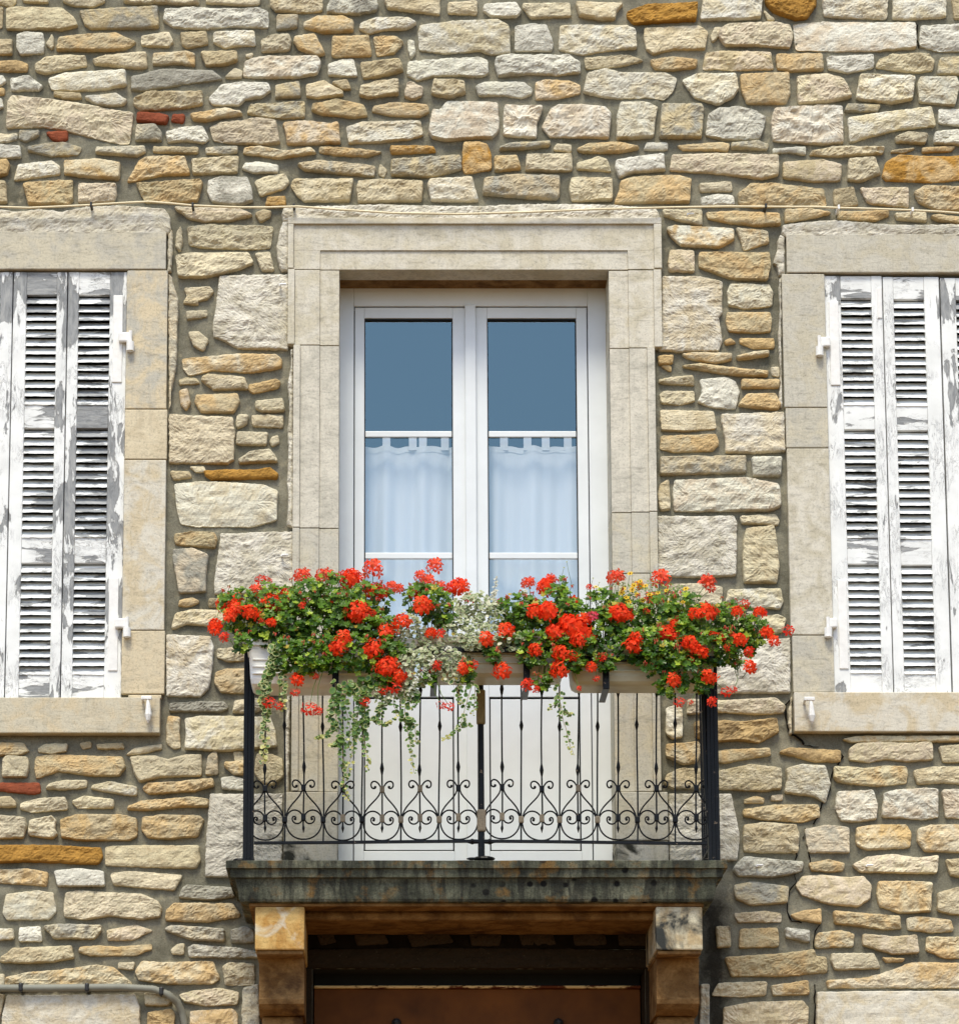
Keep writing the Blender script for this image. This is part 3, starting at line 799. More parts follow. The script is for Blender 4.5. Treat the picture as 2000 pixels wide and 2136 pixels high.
# rooms behind the openings: dark boxes, so nothing shines through
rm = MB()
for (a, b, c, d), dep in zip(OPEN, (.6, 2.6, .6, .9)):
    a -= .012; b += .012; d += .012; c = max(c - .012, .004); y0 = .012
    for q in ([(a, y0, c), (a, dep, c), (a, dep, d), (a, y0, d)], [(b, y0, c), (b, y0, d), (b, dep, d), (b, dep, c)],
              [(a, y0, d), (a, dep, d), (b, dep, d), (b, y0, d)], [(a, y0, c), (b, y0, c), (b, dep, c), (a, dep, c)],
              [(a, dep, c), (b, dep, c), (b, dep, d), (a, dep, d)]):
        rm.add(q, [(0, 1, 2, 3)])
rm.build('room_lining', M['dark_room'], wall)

# ---------------------------------------------------------------- dressed stone round the openings
DR = {'a': (216, 210, 193), 'b': (204, 196, 173), 'c': (215, 200, 168), 'd': (199, 194, 178), 'q': (222, 216, 199), 'y': (218, 205, 175), 'k': (50, 40, 28)}  # k: shade under the balcony put into the stone colour
def dcol(k, s=1.0): c = lin(DR[k]); return tuple(v * .88 * s for v in c)
def dblock(name, x0, x1, z0, z1, proud, k, k2=None, deep=.2, b=.004, seedj=0, mat=None):
    mb = MB(); g = .0013
    mb.box(x0 + g, x1 - g, -proud, deep, z0 + g, z1 - g, b, dcol(k)); mb.c2 = [dcol(k2 or k, .92)] * len(mb.v)
    return mb.build(name, mat or M['dressed'], wall)
def rough(name, pxs, seed, proud=.022, k='q', k2='b', roughness=.0065, step=.0075, Y=-.02, jit=.003, bev=.006, mr=22):
    pts = []
    for a, b in pxs: w_ = at(a, b, Y); pts.append((w_.x, w_.z))
    mb = MB(); stone_geo(mb, pts, seed, h=proud, rough=roughness, bev=bev, col=dcol(k), col2=dcol(k2, .9), step=step, jit=jit, back=.02, tilt=(0, 0), maxring=mr)
    return mb.build(name, M['quoin'], wall, smooth=False)
# --- balcony door surround (three fasciae stepping back to the opening)
xo0, xm0, xi0, xop0 = X(601, 520), X(613, 520), X(668, 540), X(708, 567)
xop1, xi1, xm1, xo1 = X(1268.5, 567), X(1308, 540), X(1362, 520), X(1378, 520)
zt, zb, zm, zi = Z(462), Z(475), Z(528), Z(567)
lt = MB()
lt.box(xo0, xo1, -.050, .10, zb, zt, .003, dcol('a')); lt.box(xo0, xm0, -.0498, .10, zi, zb - .0002, .003, dcol('a')); lt.box(xm1, xo1, -.0498, .10, zi, zb - .0002, .003, dcol('a'))
lt.box(xm0 + .0002, xm1 - .0002, -.036, .10, zm, zb - .0004, .001, dcol('a')); lt.box(xm0 + .0002, xi0, -.0358, .10, zi + .0002, zm - .0002, .001, dcol('a')); lt.box(xi1, xm1 - .0002, -.0358, .10, zi + .0002, zm - .0002, .001, dcol('a'))
lt.box(xi0 + .0002, xi1 - .0002, -.028, .10, zi, zm - .0004, .002, dcol('a'))
lt.c2 = [dcol('b')] * len(lt.v)
lt.build('lintel', M['dressed'], wall)
lb = MB(); lb.box(xop0 - .05, xop1 + .05, .1003, .24, zi, zi + .12, .002); lb.build('lintel_back', M['ochre'], wall)
rough('lintel_crest', [(592, 432), (700, 430), (800, 427), (900, 430), (1000, 431), (1110, 426), (1240, 427), (1366, 434), (1374, 445), (1376, 464), (1200, 464), (1000, 464), (800, 464), (600, 464), (590, 462), (587, 447)], 901, .040, 'q', 'b', .008, .009)
rough('lintel_edge', [(590, 462), (602, 462), (602, 566), (590, 566), (583, 558), (578, 540), (576, 515), (581, 490)], 902, .034, 'q', 'b', .006, .009)
def jamb(side, py0, py1, k, narrow, k2='b'):
    z1, z0 = Z(py0), Z(py1)
    if side < 0:
        xe = xop0; a, b_, c_ = X(601 if not narrow else 612, 640 if not narrow else 900), X(615 if not narrow else 626, 640 if not narrow else 900), xi0
        parts = [(a, b_ - .0002, .048), (b_, c_ - .0002, .036), (c_, xe, .028)]
    else:
        xe = xop1; a, b_ = X(1378 if not narrow else 1366, 640 if not narrow else 900), X(1362 if not narrow else 1350, 640 if not narrow else 900)
        parts = [(b_ + .0002, a, .048), (xi1 + .0002, b_, .036), (xe, xi1, .028)]
    mb = MB(); g = .0014
    for p, q, h in parts: mb.box(p, q, -h, .24, z0 + g, z1 - g, .002, dcol(k))
    mb.c2 = [dcol(k2)] * len(mb.v)
    mb.build('jamb_block', M['dressed'], wall)
jamb(-1, 568, 725, 'a', False); jamb(-1, 725.6, 1106, 'a', True, 'd'); jamb(-1, 1106.6, 1655, 'd', True)
jamb(1, 569, 731, 'a', False); jamb(1, 731.6, 1073, 'a', True, 'd'); jamb(1, 1073.6, 1200, 'd', True); jamb(1, 1200.6, 1655, 'd', True)
xa = X(592, 1720); dblock('jamb_base', xa, xop0, Z(1762), Z(1656), .045, 'd', 'b', .24); dblock('jamb_base', xa, xop0, Z(1870), Z(1762.5), .044, 'd', 'b', .24, mat=M['dressed_mould'])
dblock('jamb_base', xop1, X(1392, 1720), Z(1758), Z(1656), .045, 'd', 'b', .24); dblock('jamb_base', xop1, X(1392, 1720), Z(1870), Z(1758.5), .044, 'd', 'b', .24, mat=M['dressed_mould'])
rough('jamb_edge', [(606, 730), (612, 728), (612, 1103), (606, 1100), (598, 1095), (601, 1040), (598, 1000), (602, 950), (599, 900), (603, 860), (600, 800), (607, 760)], 903, .034, 'q', 'b', .006, .009)
rough('jamb_edge', [(599, 1440), (606, 1440), (603, 1654), (597, 1652), (594, 1560)], 904, .034, 'q', 'b', .006, .009)
rough('quoin', [(457, 573), (530, 571), (601, 571), (601, 728), (495, 726), (470, 710), (446, 701), (442, 683), (450, 635)], 911)
rough('quoin', [(460, 1112), (540, 1109), (611, 1108), (611, 1239), (447, 1239), (446, 1210), (455, 1150)], 912)
rough('quoin', [(1380, 575), (1461, 574), (1508, 586), (1507, 650), (1500, 662), (1507, 710), (1500, 730), (1420, 733), (1374, 730), (1372, 716), (1380, 690)], 913, k='q', k2='c')
rough('quoin', [(1371, 1075), (1532, 1075), (1538, 1090), (1536, 1200), (1460, 1204), (1370, 1201)], 914)
rough('quoin', [(437, 1655), (591, 1655), (589, 1790), (588, 1830), (427, 1829), (430, 1740)], 915, k='d', k2='q')
rough('quoin', [(1394, 1655), (1526, 1655), (1535, 1700), (1544, 1745), (1538, 1795), (1396, 1798)], 916, k='q', k2='b')
# --- left window
ljx = X(262, 900)
dblock('lintel', X(-240, 567), X(348, 520), Z(566.5), Z(487), .030, 'b', 'd')
rough('lintel_crest', [(-240, 437), (-100, 442), (0, 436), (40, 440), (90, 435), (130, 441), (180, 430), (240, 428), (300, 431), (345, 436), (355, 452), (357, 480), (350, 489), (-240, 489)], 921, .028, 'b', 'q', .007, .011)
rough('lintel_edge', [(350, 489), (360, 478), (361, 520), (357, 566), (349, 566)], 922, .026, 'c', 'b', .005, .009)
def jblk(x1p, py0, py1, k, k2='b', x0=None):
    dblock('jamb_block', x0 if x0 is not None else X(265, 567) + .0, X(x1p, (py0 + py1) / 2), Z(py1), Z(py0), .028, k, k2, .2)
LX = X(266, 567)
jblk(350, 567.5, 857, 'c', 'd', LX); jblk(350, 857.5, 962, 'y', 'c', LX); jblk(346, 962.5, 1318, 'a', 'c', LX); jblk(345, 1318.5, 1451, 'c', 'y', LX)
rough('jamb_edge', [(351, 570), (357, 580), (366, 600), (372, 625), (370, 700), (368, 760), (360, 800), (353, 830), (352, 856)], 923, .024, 'c', 'b', .006, .009)
rough('quoin', [(352, 862), (400, 865), (486, 868), (490, 900), (488, 958), (475, 966), (352, 965)], 924, k='y', k2='c')
rough('quoin', [(346, 1322), (440, 1326), (446, 1350), (440, 1420), (435, 1435), (418, 1453), (346, 1452)], 925, k='q', k2='c')
dblock('sill', X(-245, 1500), X(336, 1500), Z(1536), Z(1461), .060, 'b', 'c', .2)
dblock('sill_end', X(268, 1460), X(338, 1460) , Z(1460.5), Z(1452), .028, 'c', 'y', .2)
# --- right window
RX = X(1718, 575)
dblock('lintel', X(1638, 520), X(2225, 520), Z(573.5), Z(492), .030, 'd', 'b')
rough('lintel_crest', [(1631, 469), (1680, 462), (1740, 458), (1830, 466), (1900, 468), (1980, 467), (2100, 466), (2225, 468), (2225, 494), (1637, 494), (1630, 486)], 931, .028, 'q', 'b', .007, .011)
rough('lintel_edge', [(1637, 494), (1637, 572), (1624, 574), (1621, 553), (1612, 548), (1621, 520), (1621, 500), (1628, 488)], 932, .026, 'q', 'b', .005, .009)
def jr(x0p, py0, py1, k, k2='b'): dblock('jamb_block', X(x0p, (py0 + py1) / 2), RX, Z(py1), Z(py0), .028, k, k2, .2)
jr(1631, 575, 854, 'd', 'b'); jr(1637, 854.5, 938, 'b', 'd'); jr(1643, 938.5, 1328, 'a', 'b'); jr(1651, 1328.5, 1448, 'b', 'd')
rough('quoin', [(1503, 862), (1636, 858), (1639, 940), (1570, 944), (1513, 942), (1512, 912), (1505, 880)], 933, k='y', k2='q')
rough('quoin', [(1470, 1352), (1540, 1334), (1649, 1330), (1649, 1445), (1480, 1446), (1470, 1420)], 934, k='q', k2='b')
rough('jamb_edge', [(1630, 576), (1631, 852), (1624, 840), (1628, 780), (1623, 700), (1627, 650), (1624, 600)], 935, .022, 'q', 'b', .004, .009)
dblock('sill', X(1653, 1490), X(2230, 1490), Z(1532), Z(1449), .050, 'a', 'c', .2)
rough('sill_edge', [(1652, 1450), (1652, 1531), (1648, 1531), (1643, 1510), (1645, 1480)], 936, .030, 'y', 'g' if 0 else 'b', .004, .009)
# --- big arch stones of the openings below, at both lower corners
dblock('arch_block', X(-130, 2110), X(2, 2110), Z(2250), Z(2075), .02, 'b', 'c', .1)
rough('arch_block', [(13, 2076), (150, 2075), (282, 2074), (292, 2100), (293, 2250), (-4, 2250), (3, 2120)], 941, .026, 'a', 'c', .0025, .016, bev=.006)
rough('arch_block', [(1704, 2069), (1850, 2067), (2040, 2067), (2200, 2067), (2200, 2250), (1700, 2250), (1702, 2120)], 942, .026, 'a', 'y', .0025, .016, bev=.006)
# --- lintel of the doorway under the balcony
rough('lintel', [(640, 1980), (900, 1977), (1200, 1979), (1360, 1982), (1360, 2020), (1000, 2021), (640, 2020)], 943, .02, 'k', 'k', .006, .014)  # near-black colour stands in for shade from the balcony
sb = MB(); sb.box(X(600, 1950), X(1400, 1950), -.012, .03, Z(1981), Z(1850), .004); sb.build('sooty_render', M['soot'], wall)  # added slab, its near-black colour paints the shade between the corbels
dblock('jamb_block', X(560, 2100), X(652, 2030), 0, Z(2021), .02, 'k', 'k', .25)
dblock('jamb_block', X(1345, 2030), X(1440, 2100), 0, Z(2021), .02, 'k', 'k', .25)  # both jambs carry the same painted shade as the lintel

# ---------------------------------------------------------------- courses of rubble outside the photograph
ex = MB(); rr = random.Random(11)
def blocked(x0, x1, z0, z1):
    if x1 > X(-25, 1068) and x0 < X(2025, 1068) and z0 < Z(-10) and z1 > Z(2145): return True
    for o in OPEN:
        if x1 > o[0] - .19 and x0 < o[1] + .19 and z1 > o[2] - .18 and z0 < o[3] + .28: return True
    return False
z = WZ0 + .01
while z < WZ1 - .1:
    hgt = rr.uniform(.05, .12); x = WX0 + rr.uniform(0, .1)
    while x < WX1 - .1:
        wd = rr.uniform(.09, .34); q = [(x, z + rr.uniform(0, .01)), (x + wd * .5, z + rr.uniform(0, .008)), (x + wd, z + rr.uniform(0, .012)), (x + wd - rr.uniform(0, .012), z + hgt - rr.uniform(0, .01)), (x + wd * .4, z + hgt), (x + rr.uniform(0, .012), z + hgt - rr.uniform(0, .012))]
        if not blocked(x, x + wd, z, z + hgt):
            k = rr.choice('wccccttoogp'); stone_geo(ex, q, rr.random() * 99, h=rr.uniform(.012, .026), rough=.006, col=pal(k, rr.uniform(-.1, .05)), col2=pal(rr.choice('wcto')), step=.03, maxring=3)
        x += wd + rr.uniform(.015, .03)
    z += hgt + rr.uniform(.014, .026)
tag(ex.build('outer_stones', M['rubble'], wall, smooth=True), kind='stuff')

# ---------------------------------------------------------------- settlement crack
def crack(pxs, wd=.006):
    mb = MB(); rc = random.Random(len(pxs)); P = []
    for (a, b), (c, d) in zip(pxs[:-1], pxs[1:]):
        n = max(1, int(math.hypot(c - a, d - b) / 7))
        for i in range(n):
            t = i / n; P.append((a + (c - a) * t + rc.uniform(-2, 2), b + (d - b) * t + rc.uniform(-1, 1)))
    P.append(pxs[-1]); V = []
    pts = [at(a, b, -.008) for a, b in P]
    mb.tube([(p.x, -.006, p.z) for p in pts], [wd * rc.uniform(.22, .62) for _ in pts], 6)
    mb.build('crack', M['crack'], wall)
T = lambda L: [(1350 + a / 3.722, 1300 + b / 3.722) for a, b in L]
U = lambda L: [(1500 + a / 3.722, 1686 + b / 3.722) for a, b in L]
crack(T([(1110, 590), (1075, 640), (1080, 760), (1110, 860), (1180, 890), (1215, 940)]), .010)
crack(T([(1215, 940), (1230, 952), (1330, 962)]), .004)
crack(T([(1490, 985), (1518, 1040), (1480, 1100)]), .008)
crack(T([(1450, 1120), (1432, 1180), (1425, 1270), (1390, 1370), (1350, 1400), (1330, 1500), (1290, 1560)]), .009)
crack(T([(1225, 1590), (1213, 1670)]) + U([(662, 230), (700, 340), (704, 450)]), .006)
crack(U([(620, 290), (590, 400), (588, 530), (600, 570), (560, 620), (532, 700), (532, 830), (570, 880), (640, 890)]), .007)
crack(U([(775, 905), (742, 980), (730, 1080), (745, 1150), (825, 1160), (845, 1270)]), .006)
crack(U([(745, 1370), (742, 1500), (738, 1675)]), .007)
crack([(1915, 50), (1912, 75), (1916, 100)], .006)
# small iron eyes left in the quoins
for a, b in ((588, 597), (592, 1161), (1437, 450), (1810, 1808), (1581, 1808)):
    p = at(a, b, -.03); mb = MB(); mb.tube([(p.x - .008, -.030, p.z), (p.x - .008, -.052, p.z)], .005, 8); mb.tube([(p.x - .008, -.050, p.z + .002), (p.x + .02, -.052, p.z + .002)], .0045, 6)
    mb.build('wall_eye', M['hardware'], wall)

# ---------------------------------------------------------------- street (unseen, but it lights the undersides)
g = MB(); g.add([(-60, -90, 0), (60, -90, 0), (60, .4, 0), (-60, .4, 0)], [(0, 1, 2, 3)])
tag(g.build('ground', M['ground'], None), kind='structure')
# ---------------------------------------------------------------- balcony door
YD = .20
door = empty('balcony_door', at(988, 1860, YD), 'white double glazed french door behind the geranium balcony', 'door')
dx = lambda px, py=700: X(px, py, YD)
dz = lambda py: Z(py, YD)
zbot = Z(1868, YD)
fr = MB()
fr.box(xop0 - .02, dx(738), YD, YD + .07, zbot, dz(604) + .06, .003); fr.box(dx(1226), xop1 + .02, YD, YD + .07, zbot, dz(604) + .06, .003)
fr.box(dx(738) + .0003, dx(1226) - .0003, YD + .0004, YD + .07, dz(638), dz(604) + .06, .003)
fr.build('frame', M['pvc'], door)
for gx0, gx1, s0, s1 in ((760, 944, 740, 979.5), (1016, 1202, 982.5, 1224)):
    a, b, c, d = dx(s0), dx(s1), dx(gx0), dx(gx1)
    ztop, zg1, zg0, zp1, zp0 = dz(640), dz(662), dz(1403), dz(1455), dz(1774)
    px0, px1 = X(gx0 + 8, 1500, YD), X(gx1 + 10, 1500, YD)
    sy = YD + .008
    sm = MB()
    sm.box(a, c, sy, sy + .06, zbot, ztop, .003); sm.box(d, b, sy, sy + .06, zbot, ztop, .003)
    sm.box(c + .0003, d - .0003, sy + .0003, sy + .06, zg1, ztop, .002)
    sm.box(c + .0003, d - .0003, sy + .0003, sy + .06, zp1 + .004, zg0, .002)
    sm.box(c + .0003, d - .0003, sy + .0003, sy + .06, zbot, zp0 - .003, .002)
    sash = sm.build('sash', M['pvc'], door)
    gk = MB(); t = .0045
    gk.box(c, c + t, sy + .006, sy + .03, zg0, zg1); gk.box(d - t, d, sy + .006, sy + .03, zg0, zg1)
    gk.box(c + t, d - t, sy + .0061, sy + .03, zg1 - t * 1.6, zg1); gk.box(c + t, d - t, sy + .0061, sy + .03, zg0, zg0 + t)
    gk.build('glazing_seal', M['gasket'], sash)
    gm = MB(); gm.add([(c + t, sy + .02, zg0 + t), (d - t, sy + .02, zg0 + t), (d - t, sy + .02, zg1 - t), (c + t, sy + .02, zg1 - t)], [(0, 1, 2, 3)])
    gm.build('pane', M['glass'], sash)
    for q0, q1 in ((896.5, 909), (1150.5, 1163.5)):
        bm_ = MB(); bm_.box(c + t, d - t, sy + .008, sy + .019, dz(q1), dz(q0), .003); bm_.build('glazing_bar', M['pvc'], sash)
    pm = MB(); pm.box(c + .0004, d - .0004, sy + .012, sy + .05, zp0 - .0025, zp1 + .0035, 0); pm.build('panel_seal', M['gasket'], sash)
    pn = MB(); pn.box(c + .0062, d - .0062, sy + .006, sy + .03, zp0 + .0035, zp1 - .005, .002); pn.build('panel', M['pvc'], sash)
am = MB(); am.box(dx(969.5), dx(992.5), YD - .012, YD + .007, zbot, dz(636), .005); am.build('cover_strip', M['pvc'], door)
th = MB(); th.box(xop0, xop1, .05, .30, zbot - .05, zbot + .002, .004); th.build('threshold', M['dressed'], door)

# ---------------------------------------------------------------- half curtains
def curtain(gx0, gx1, seed, tabs, label):
    Yc = YD + .11; a, b = X(gx0 - 4, 900, Yc), X(gx1 + 8, 900, Yc); zt_, zb_ = Z(933, Yc), Z(1440, Yc)
    root = empty('curtain', ((a + b) / 2, Yc, zt_), label, 'curtain', 'half curtains behind the door glass')
    mb = MB(); nx_, nz_ = 90, 40
    for j in range(nz_ + 1):
        z_ = zt_ + (zb_ - zt_) * j / nz_
        for i in range(nx_ + 1):
            u = i / nx_; x_ = a + (b - a) * u; k = .35 + .65 * j / nz_
            y_ = Yc + k * (.024 * math.sin(u * 15 + seed) + .012 * math.sin(u * 33 + seed * 2.3 + j * .03) + .012 * noise.noise(Vector((u * 7, seed, 0))))
            sag = .004 * math.cos(u * 2 * math.pi * tabs_n) if (tabs_n := len(tabs)) else 0
            mb.v.append((x_, y_, z_ + (sag * (1 - j / nz_)))); mb.c.append((.88, .90, .93)); mb.c2.append((1, 1, 1))
    for j in range(nz_):
        for i in range(nx_):
            p = j * (nx_ + 1) + i; mb.f.append((p, p + 1, p + nx_ + 2, p + nx_ + 1))
    mb.has = True; mb.build('cloth', M['curtain'], root, smooth=True)
    hm = MB(); hm.has = True
    for i in range(nx_):
        p, q = mb.v[i], mb.v[i + 1]; dzz = .026
        hm.add([(p[0], p[1] - .002, p[2] + .002), (q[0], q[1] - .002, q[2] + .002), (q[0], q[1] - .002, q[2] - dzz), (p[0], p[1] - .002, p[2] - dzz)], [(0, 1, 2, 3)], (.86, .88, .9))
    hm.build('hem', M['curtain'], root, smooth=True)
    for t in tabs:
        x_ = X(t, 930, Yc); tm = MB(); tm.box(x_ - .018, x_ + .018, Yc - .004, Yc + .002, zt_ - .015, Z(906, Yc), 0, (.86, .88, .9)); tm.build('tab', M['curtain'], root)
    rd = MB(); rd.tube([(a, Yc + .006, Z(909, Yc)), (b, Yc + .006, Z(909, Yc))], .006, 8); rd.build('curtain_rod', M['hardware'], root)
curtain(760, 944, 1.0, (806, 861, 882, 928), 'pale half curtain hung on tabs behind the left glass of the door')
curtain(1016, 1202, 3.1, (1051, 1100, 1138, 1184), 'pale half curtain hung on tabs behind the right glass of the door')

# ---------------------------------------------------------------- louvred shutters
def slat_mesh(wd, seed, mat=None):
    r = random.Random(seed); L, T_ = .049, .007; ang = R(52)
    mb = MB(); n = 14; ux, uz = -math.cos(ang), -math.sin(ang)       # from the inner upper edge out and down
    nx_, nz_ = math.sin(ang), -math.cos(ang)
    prof = [(0, 0), (.7, 0), (.93, 0), (1, .25), (1, .75), (.93, 1), (0, 1)]
    for i in range(n + 1):
        x = -wd / 2 + wd * i / n
        w1 = noise.noise(Vector((x * 30, seed, 0))) * .0030; w2 = noise.noise(Vector((x * 70, seed, 5))) * .0022
        for a, t in prof:
            l_ = L * a + (w1 + w2 if a > .9 else 0); yy = ux * l_ + nx_ * T_ * (t - .5); zz = uz * l_ + nz_ * T_ * (t - .5) * -1
            mb.v.append((x, yy + L * .5 * math.cos(ang), zz + L * .5 * math.sin(ang))); mb.c.append((1, 1, 1)); mb.c2.append((1, 1, 1))
    m = len(prof)
    for i in range(n):
        for k in range(m):
            k2 = (k + 1) % m; mb.f.append((i * m + k, (i + 1) * m + k, (i + 1) * m + k2, i * m + k2))
    return mb.mesh('slat', mat or M['paint_h'])
def shutter(pl, sl0, sl1, pr, pyr, rows, label, straps=None, bow=0.0, Y=-.012, cover=None, seed=1):
    MV, MH = (M['paint_v'], M['paint_h']) if seed < 5 else (M['paint_v2'], M['paint_h2'])
    xa_, xb_, xc_, xd_ = [X(v, pyr, Y) for v in (pl, sl0, sl1, pr)]
    ztop, zbt = Z(rows[0], Y), Z(rows[-1], Y)
    root = empty('louvred_shutter', ((xa_ + xd_) / 2, Y, zbt), label, 'shutter')
    g = .0012
    for p, q in ((xa_ + g, xb_), (xc_, xd_ - g)):
        mb = MB(); mb.box(p, q, Y, Y + .034, zbt, ztop, .003); mb.build('stile', MV, root)
    for k in range(0, len(rows), 2):
        mb = MB(); mb.box(xb_ + .0004, xc_ - .0004, Y + .003, Y + .031, Z(rows[k + 1], Y), Z(rows[k], Y), .002); mb.build('rail', MH, root)
    wd = xc_ - xb_ - .001; var = [slat_mesh(wd, seed * 10 + i, MH) for i in range(5)]; rs = random.Random(seed)
    for k in range(1, len(rows) - 1, 2):
        z1, z0 = Z(rows[k], Y), Z(rows[k + 1], Y); n = round((z1 - z0) / .0400)
        for i in range(n):
            zc = z1 - (z1 - z0) * (i + .62) / n
            o = link('slat', rs.choice(var), root, loc=((xb_ + xc_) / 2, Y + .014, zc)); o.rotation_euler = (rs.uniform(-.05, .05), rs.uniform(-.006, .006), 0)
    for (s0, s1, y0, y1) in (straps or []):
        mb = MB(); mb.box(X(s0, y0, Y), X(s1, y0, Y), Y - .006, Y + .001, Z(y1, Y), Z(y0, Y), .003); mb.build('hinge_strap', M['hardware'], root)
    return root
def hinge(root, px, py, px0, s=1):
    Y = -.012; mb = MB(); x0, x1 = sorted((X(px - 9 * s, py, Y), X(px + 9 * s, py, Y)))
    xm = (x0 + x1) / 2; mb.tube([(xm, -.044, Z(py + 12, Y)), (xm, -.044, Z(py - 7, Y))], .0175, 12); mb.tube([(xm, -.044, Z(py + 12, Y) - .004), (xm, -.044, Z(py - 30, Y))], .008, 8); mb.box(xm - .014, xm + .014, -.044, .0, Z(py + 10, Y), Z(py - 5, Y), .003)
    xx0, xx1 = sorted((X(px0, py, Y), X(px, py, Y)))
    mb.box(xx0, xx1, -.045, -.014, Z(py - 8, Y) + .0005, Z(py - 28, Y), .006); mb.build('hinge', M['hardware'], root)
RL = [567, 614, 842, 892, 1119, 1174, 1405, 1459]; RR = [575, 621, 842, 895, 1120, 1176, 1402, 1455]
s1 = shutter(141, 164, 229, 265, 640, RL, 'peeling white louvred shutter leaf nearest the left jamb, hung on two hinges', [(237, 257, 616, 798), (228, 248, 1206, 1400)], seed=1)
hinge(s1, 273, 725, 248); hinge(s1, 266, 1321, 240)
shutter(27, 55, 118, 140, 640, RL, 'flaking white louvred shutter leaf second from the left jamb, grey wood showing', seed=2)
shutter(-86, -58, 0, 26, 640, RL, 'white shutter leaf cut by the left edge of the photo, only its stile showing', seed=3)
shutter(-236, -213, -150, -88, 640, RL, 'white louvred shutter leaf beyond the left edge of the photo', seed=4)
s2 = shutter(1719, 1754, 1818, 1841, 640, RR, 'white louvred shutter leaf nearest the right jamb, long straps and two hinges', [(1728, 1748, 628, 804), (1746, 1765, 1210, 1396), (1829, 1838, 600, 664)], seed=5)
hinge(s2, 1707, 735, 1730, 1); hinge(s2, 1725, 1321, 1745, 1)
shutter(1842, 1864, 1928, 1960, 640, [v + 2 for v in RR], 'white louvred shutter leaf second from the right jamb with smooth outer stile', seed=6)
shutter(1962, 1994, 2058, 2088, 640, [v + 4 for v in RR], 'crackled white shutter leaf cut by the right edge of the photo', seed=7)
shutter(2090, 2112, 2175, 2212, 640, [v + 4 for v in RR], 'white louvred shutter leaf beyond the right edge of the photo', seed=8)
# shutter catches on the sills
for px, py, lb_ in ((307, 1458, 'small white pivoting shutter catch on the left window sill'), (1688, 1460, 'small white pivoting shutter catch on the right window sill')):
    p = at(px, py, -.08); root = empty('shutter_catch', p, lb_, 'catch')
    mb = MB(); mb.tube([(p.x - .02, -.045, p.z - .01), (p.x - .02, -.085, p.z)], .006, 8); mb.box(p.x - .026, p.x + .022, -.100, -.084, p.z - .008, p.z + .010, .004); mb.build('pivot', M['hardware'], root)
    mb = MB(); mb.tube([(p.x + .004, -.092, p.z - .008), (p.x + .006, -.092, p.z - .03), (p.x + .007, -.092, p.z - .075), (p.x + .007, -.092, p.z - .10), (p.x + .007, -.091, p.z - .112)], [.006, .010, .0155, .009, .002], 8); mb.build('drop_handle', M['hardware'], root)
# ---------------------------------------------------------------- balcony slab on two corbels
YF = -.60
bal = empty('balcony', (X(993, 1795, YF), -.3, Z(1880, YF)), 'dark lichen stained stone balcony slab carried on two stone corbels', 'balcony')
bx0, bx1 = X(471, 1800, YF), X(1517, 1800, YF)
lev = [(1795, .004), (1796.5, 0), (1811, 0), (1812, .012), (1829, .016), (1831, .028), (1840, .036), (1872, .044), (1877, .050), (1879, .075)]
mb = MB(); loops = []
nS = 60
for py, off in lev:
    zz = Z(py, YF); L = []
    a, b, f = bx0 + off * 1.25, bx1 - off * 1.25, YF + off
    for i in range(9): L.append((a, .03 + (f - .03) * i / 8, zz))
    for i in range(1, nS): L.append((a + (b - a) * i / nS, f, zz))
    for i in range(9): L.append((b, f + (.03 - f) * i / 8, zz))
    loops.append([(x + .0015 * noise.noise(Vector((x * 9, 1, zz * 30))), y - .002 * noise.noise(Vector((x * 7, y * 5, zz * 40))), z + .0018 * noise.noise(Vector((x * 12, y * 9, 3)))) for x, y, z in L])
n = len(loops[0])
for L in loops: mb.v += L; mb.c += [(1, 1, 1)] * n; mb.c2 += [(1, 1, 1)] * n
for k in range(len(loops) - 1):
    for i in range(n - 1): mb.f.append((k * n + i, (k + 1) * n + i, (k + 1) * n + i + 1, k * n + i + 1))
mb.f.append(tuple(range(n)))
mb.build('slab', M['slab'], bal)
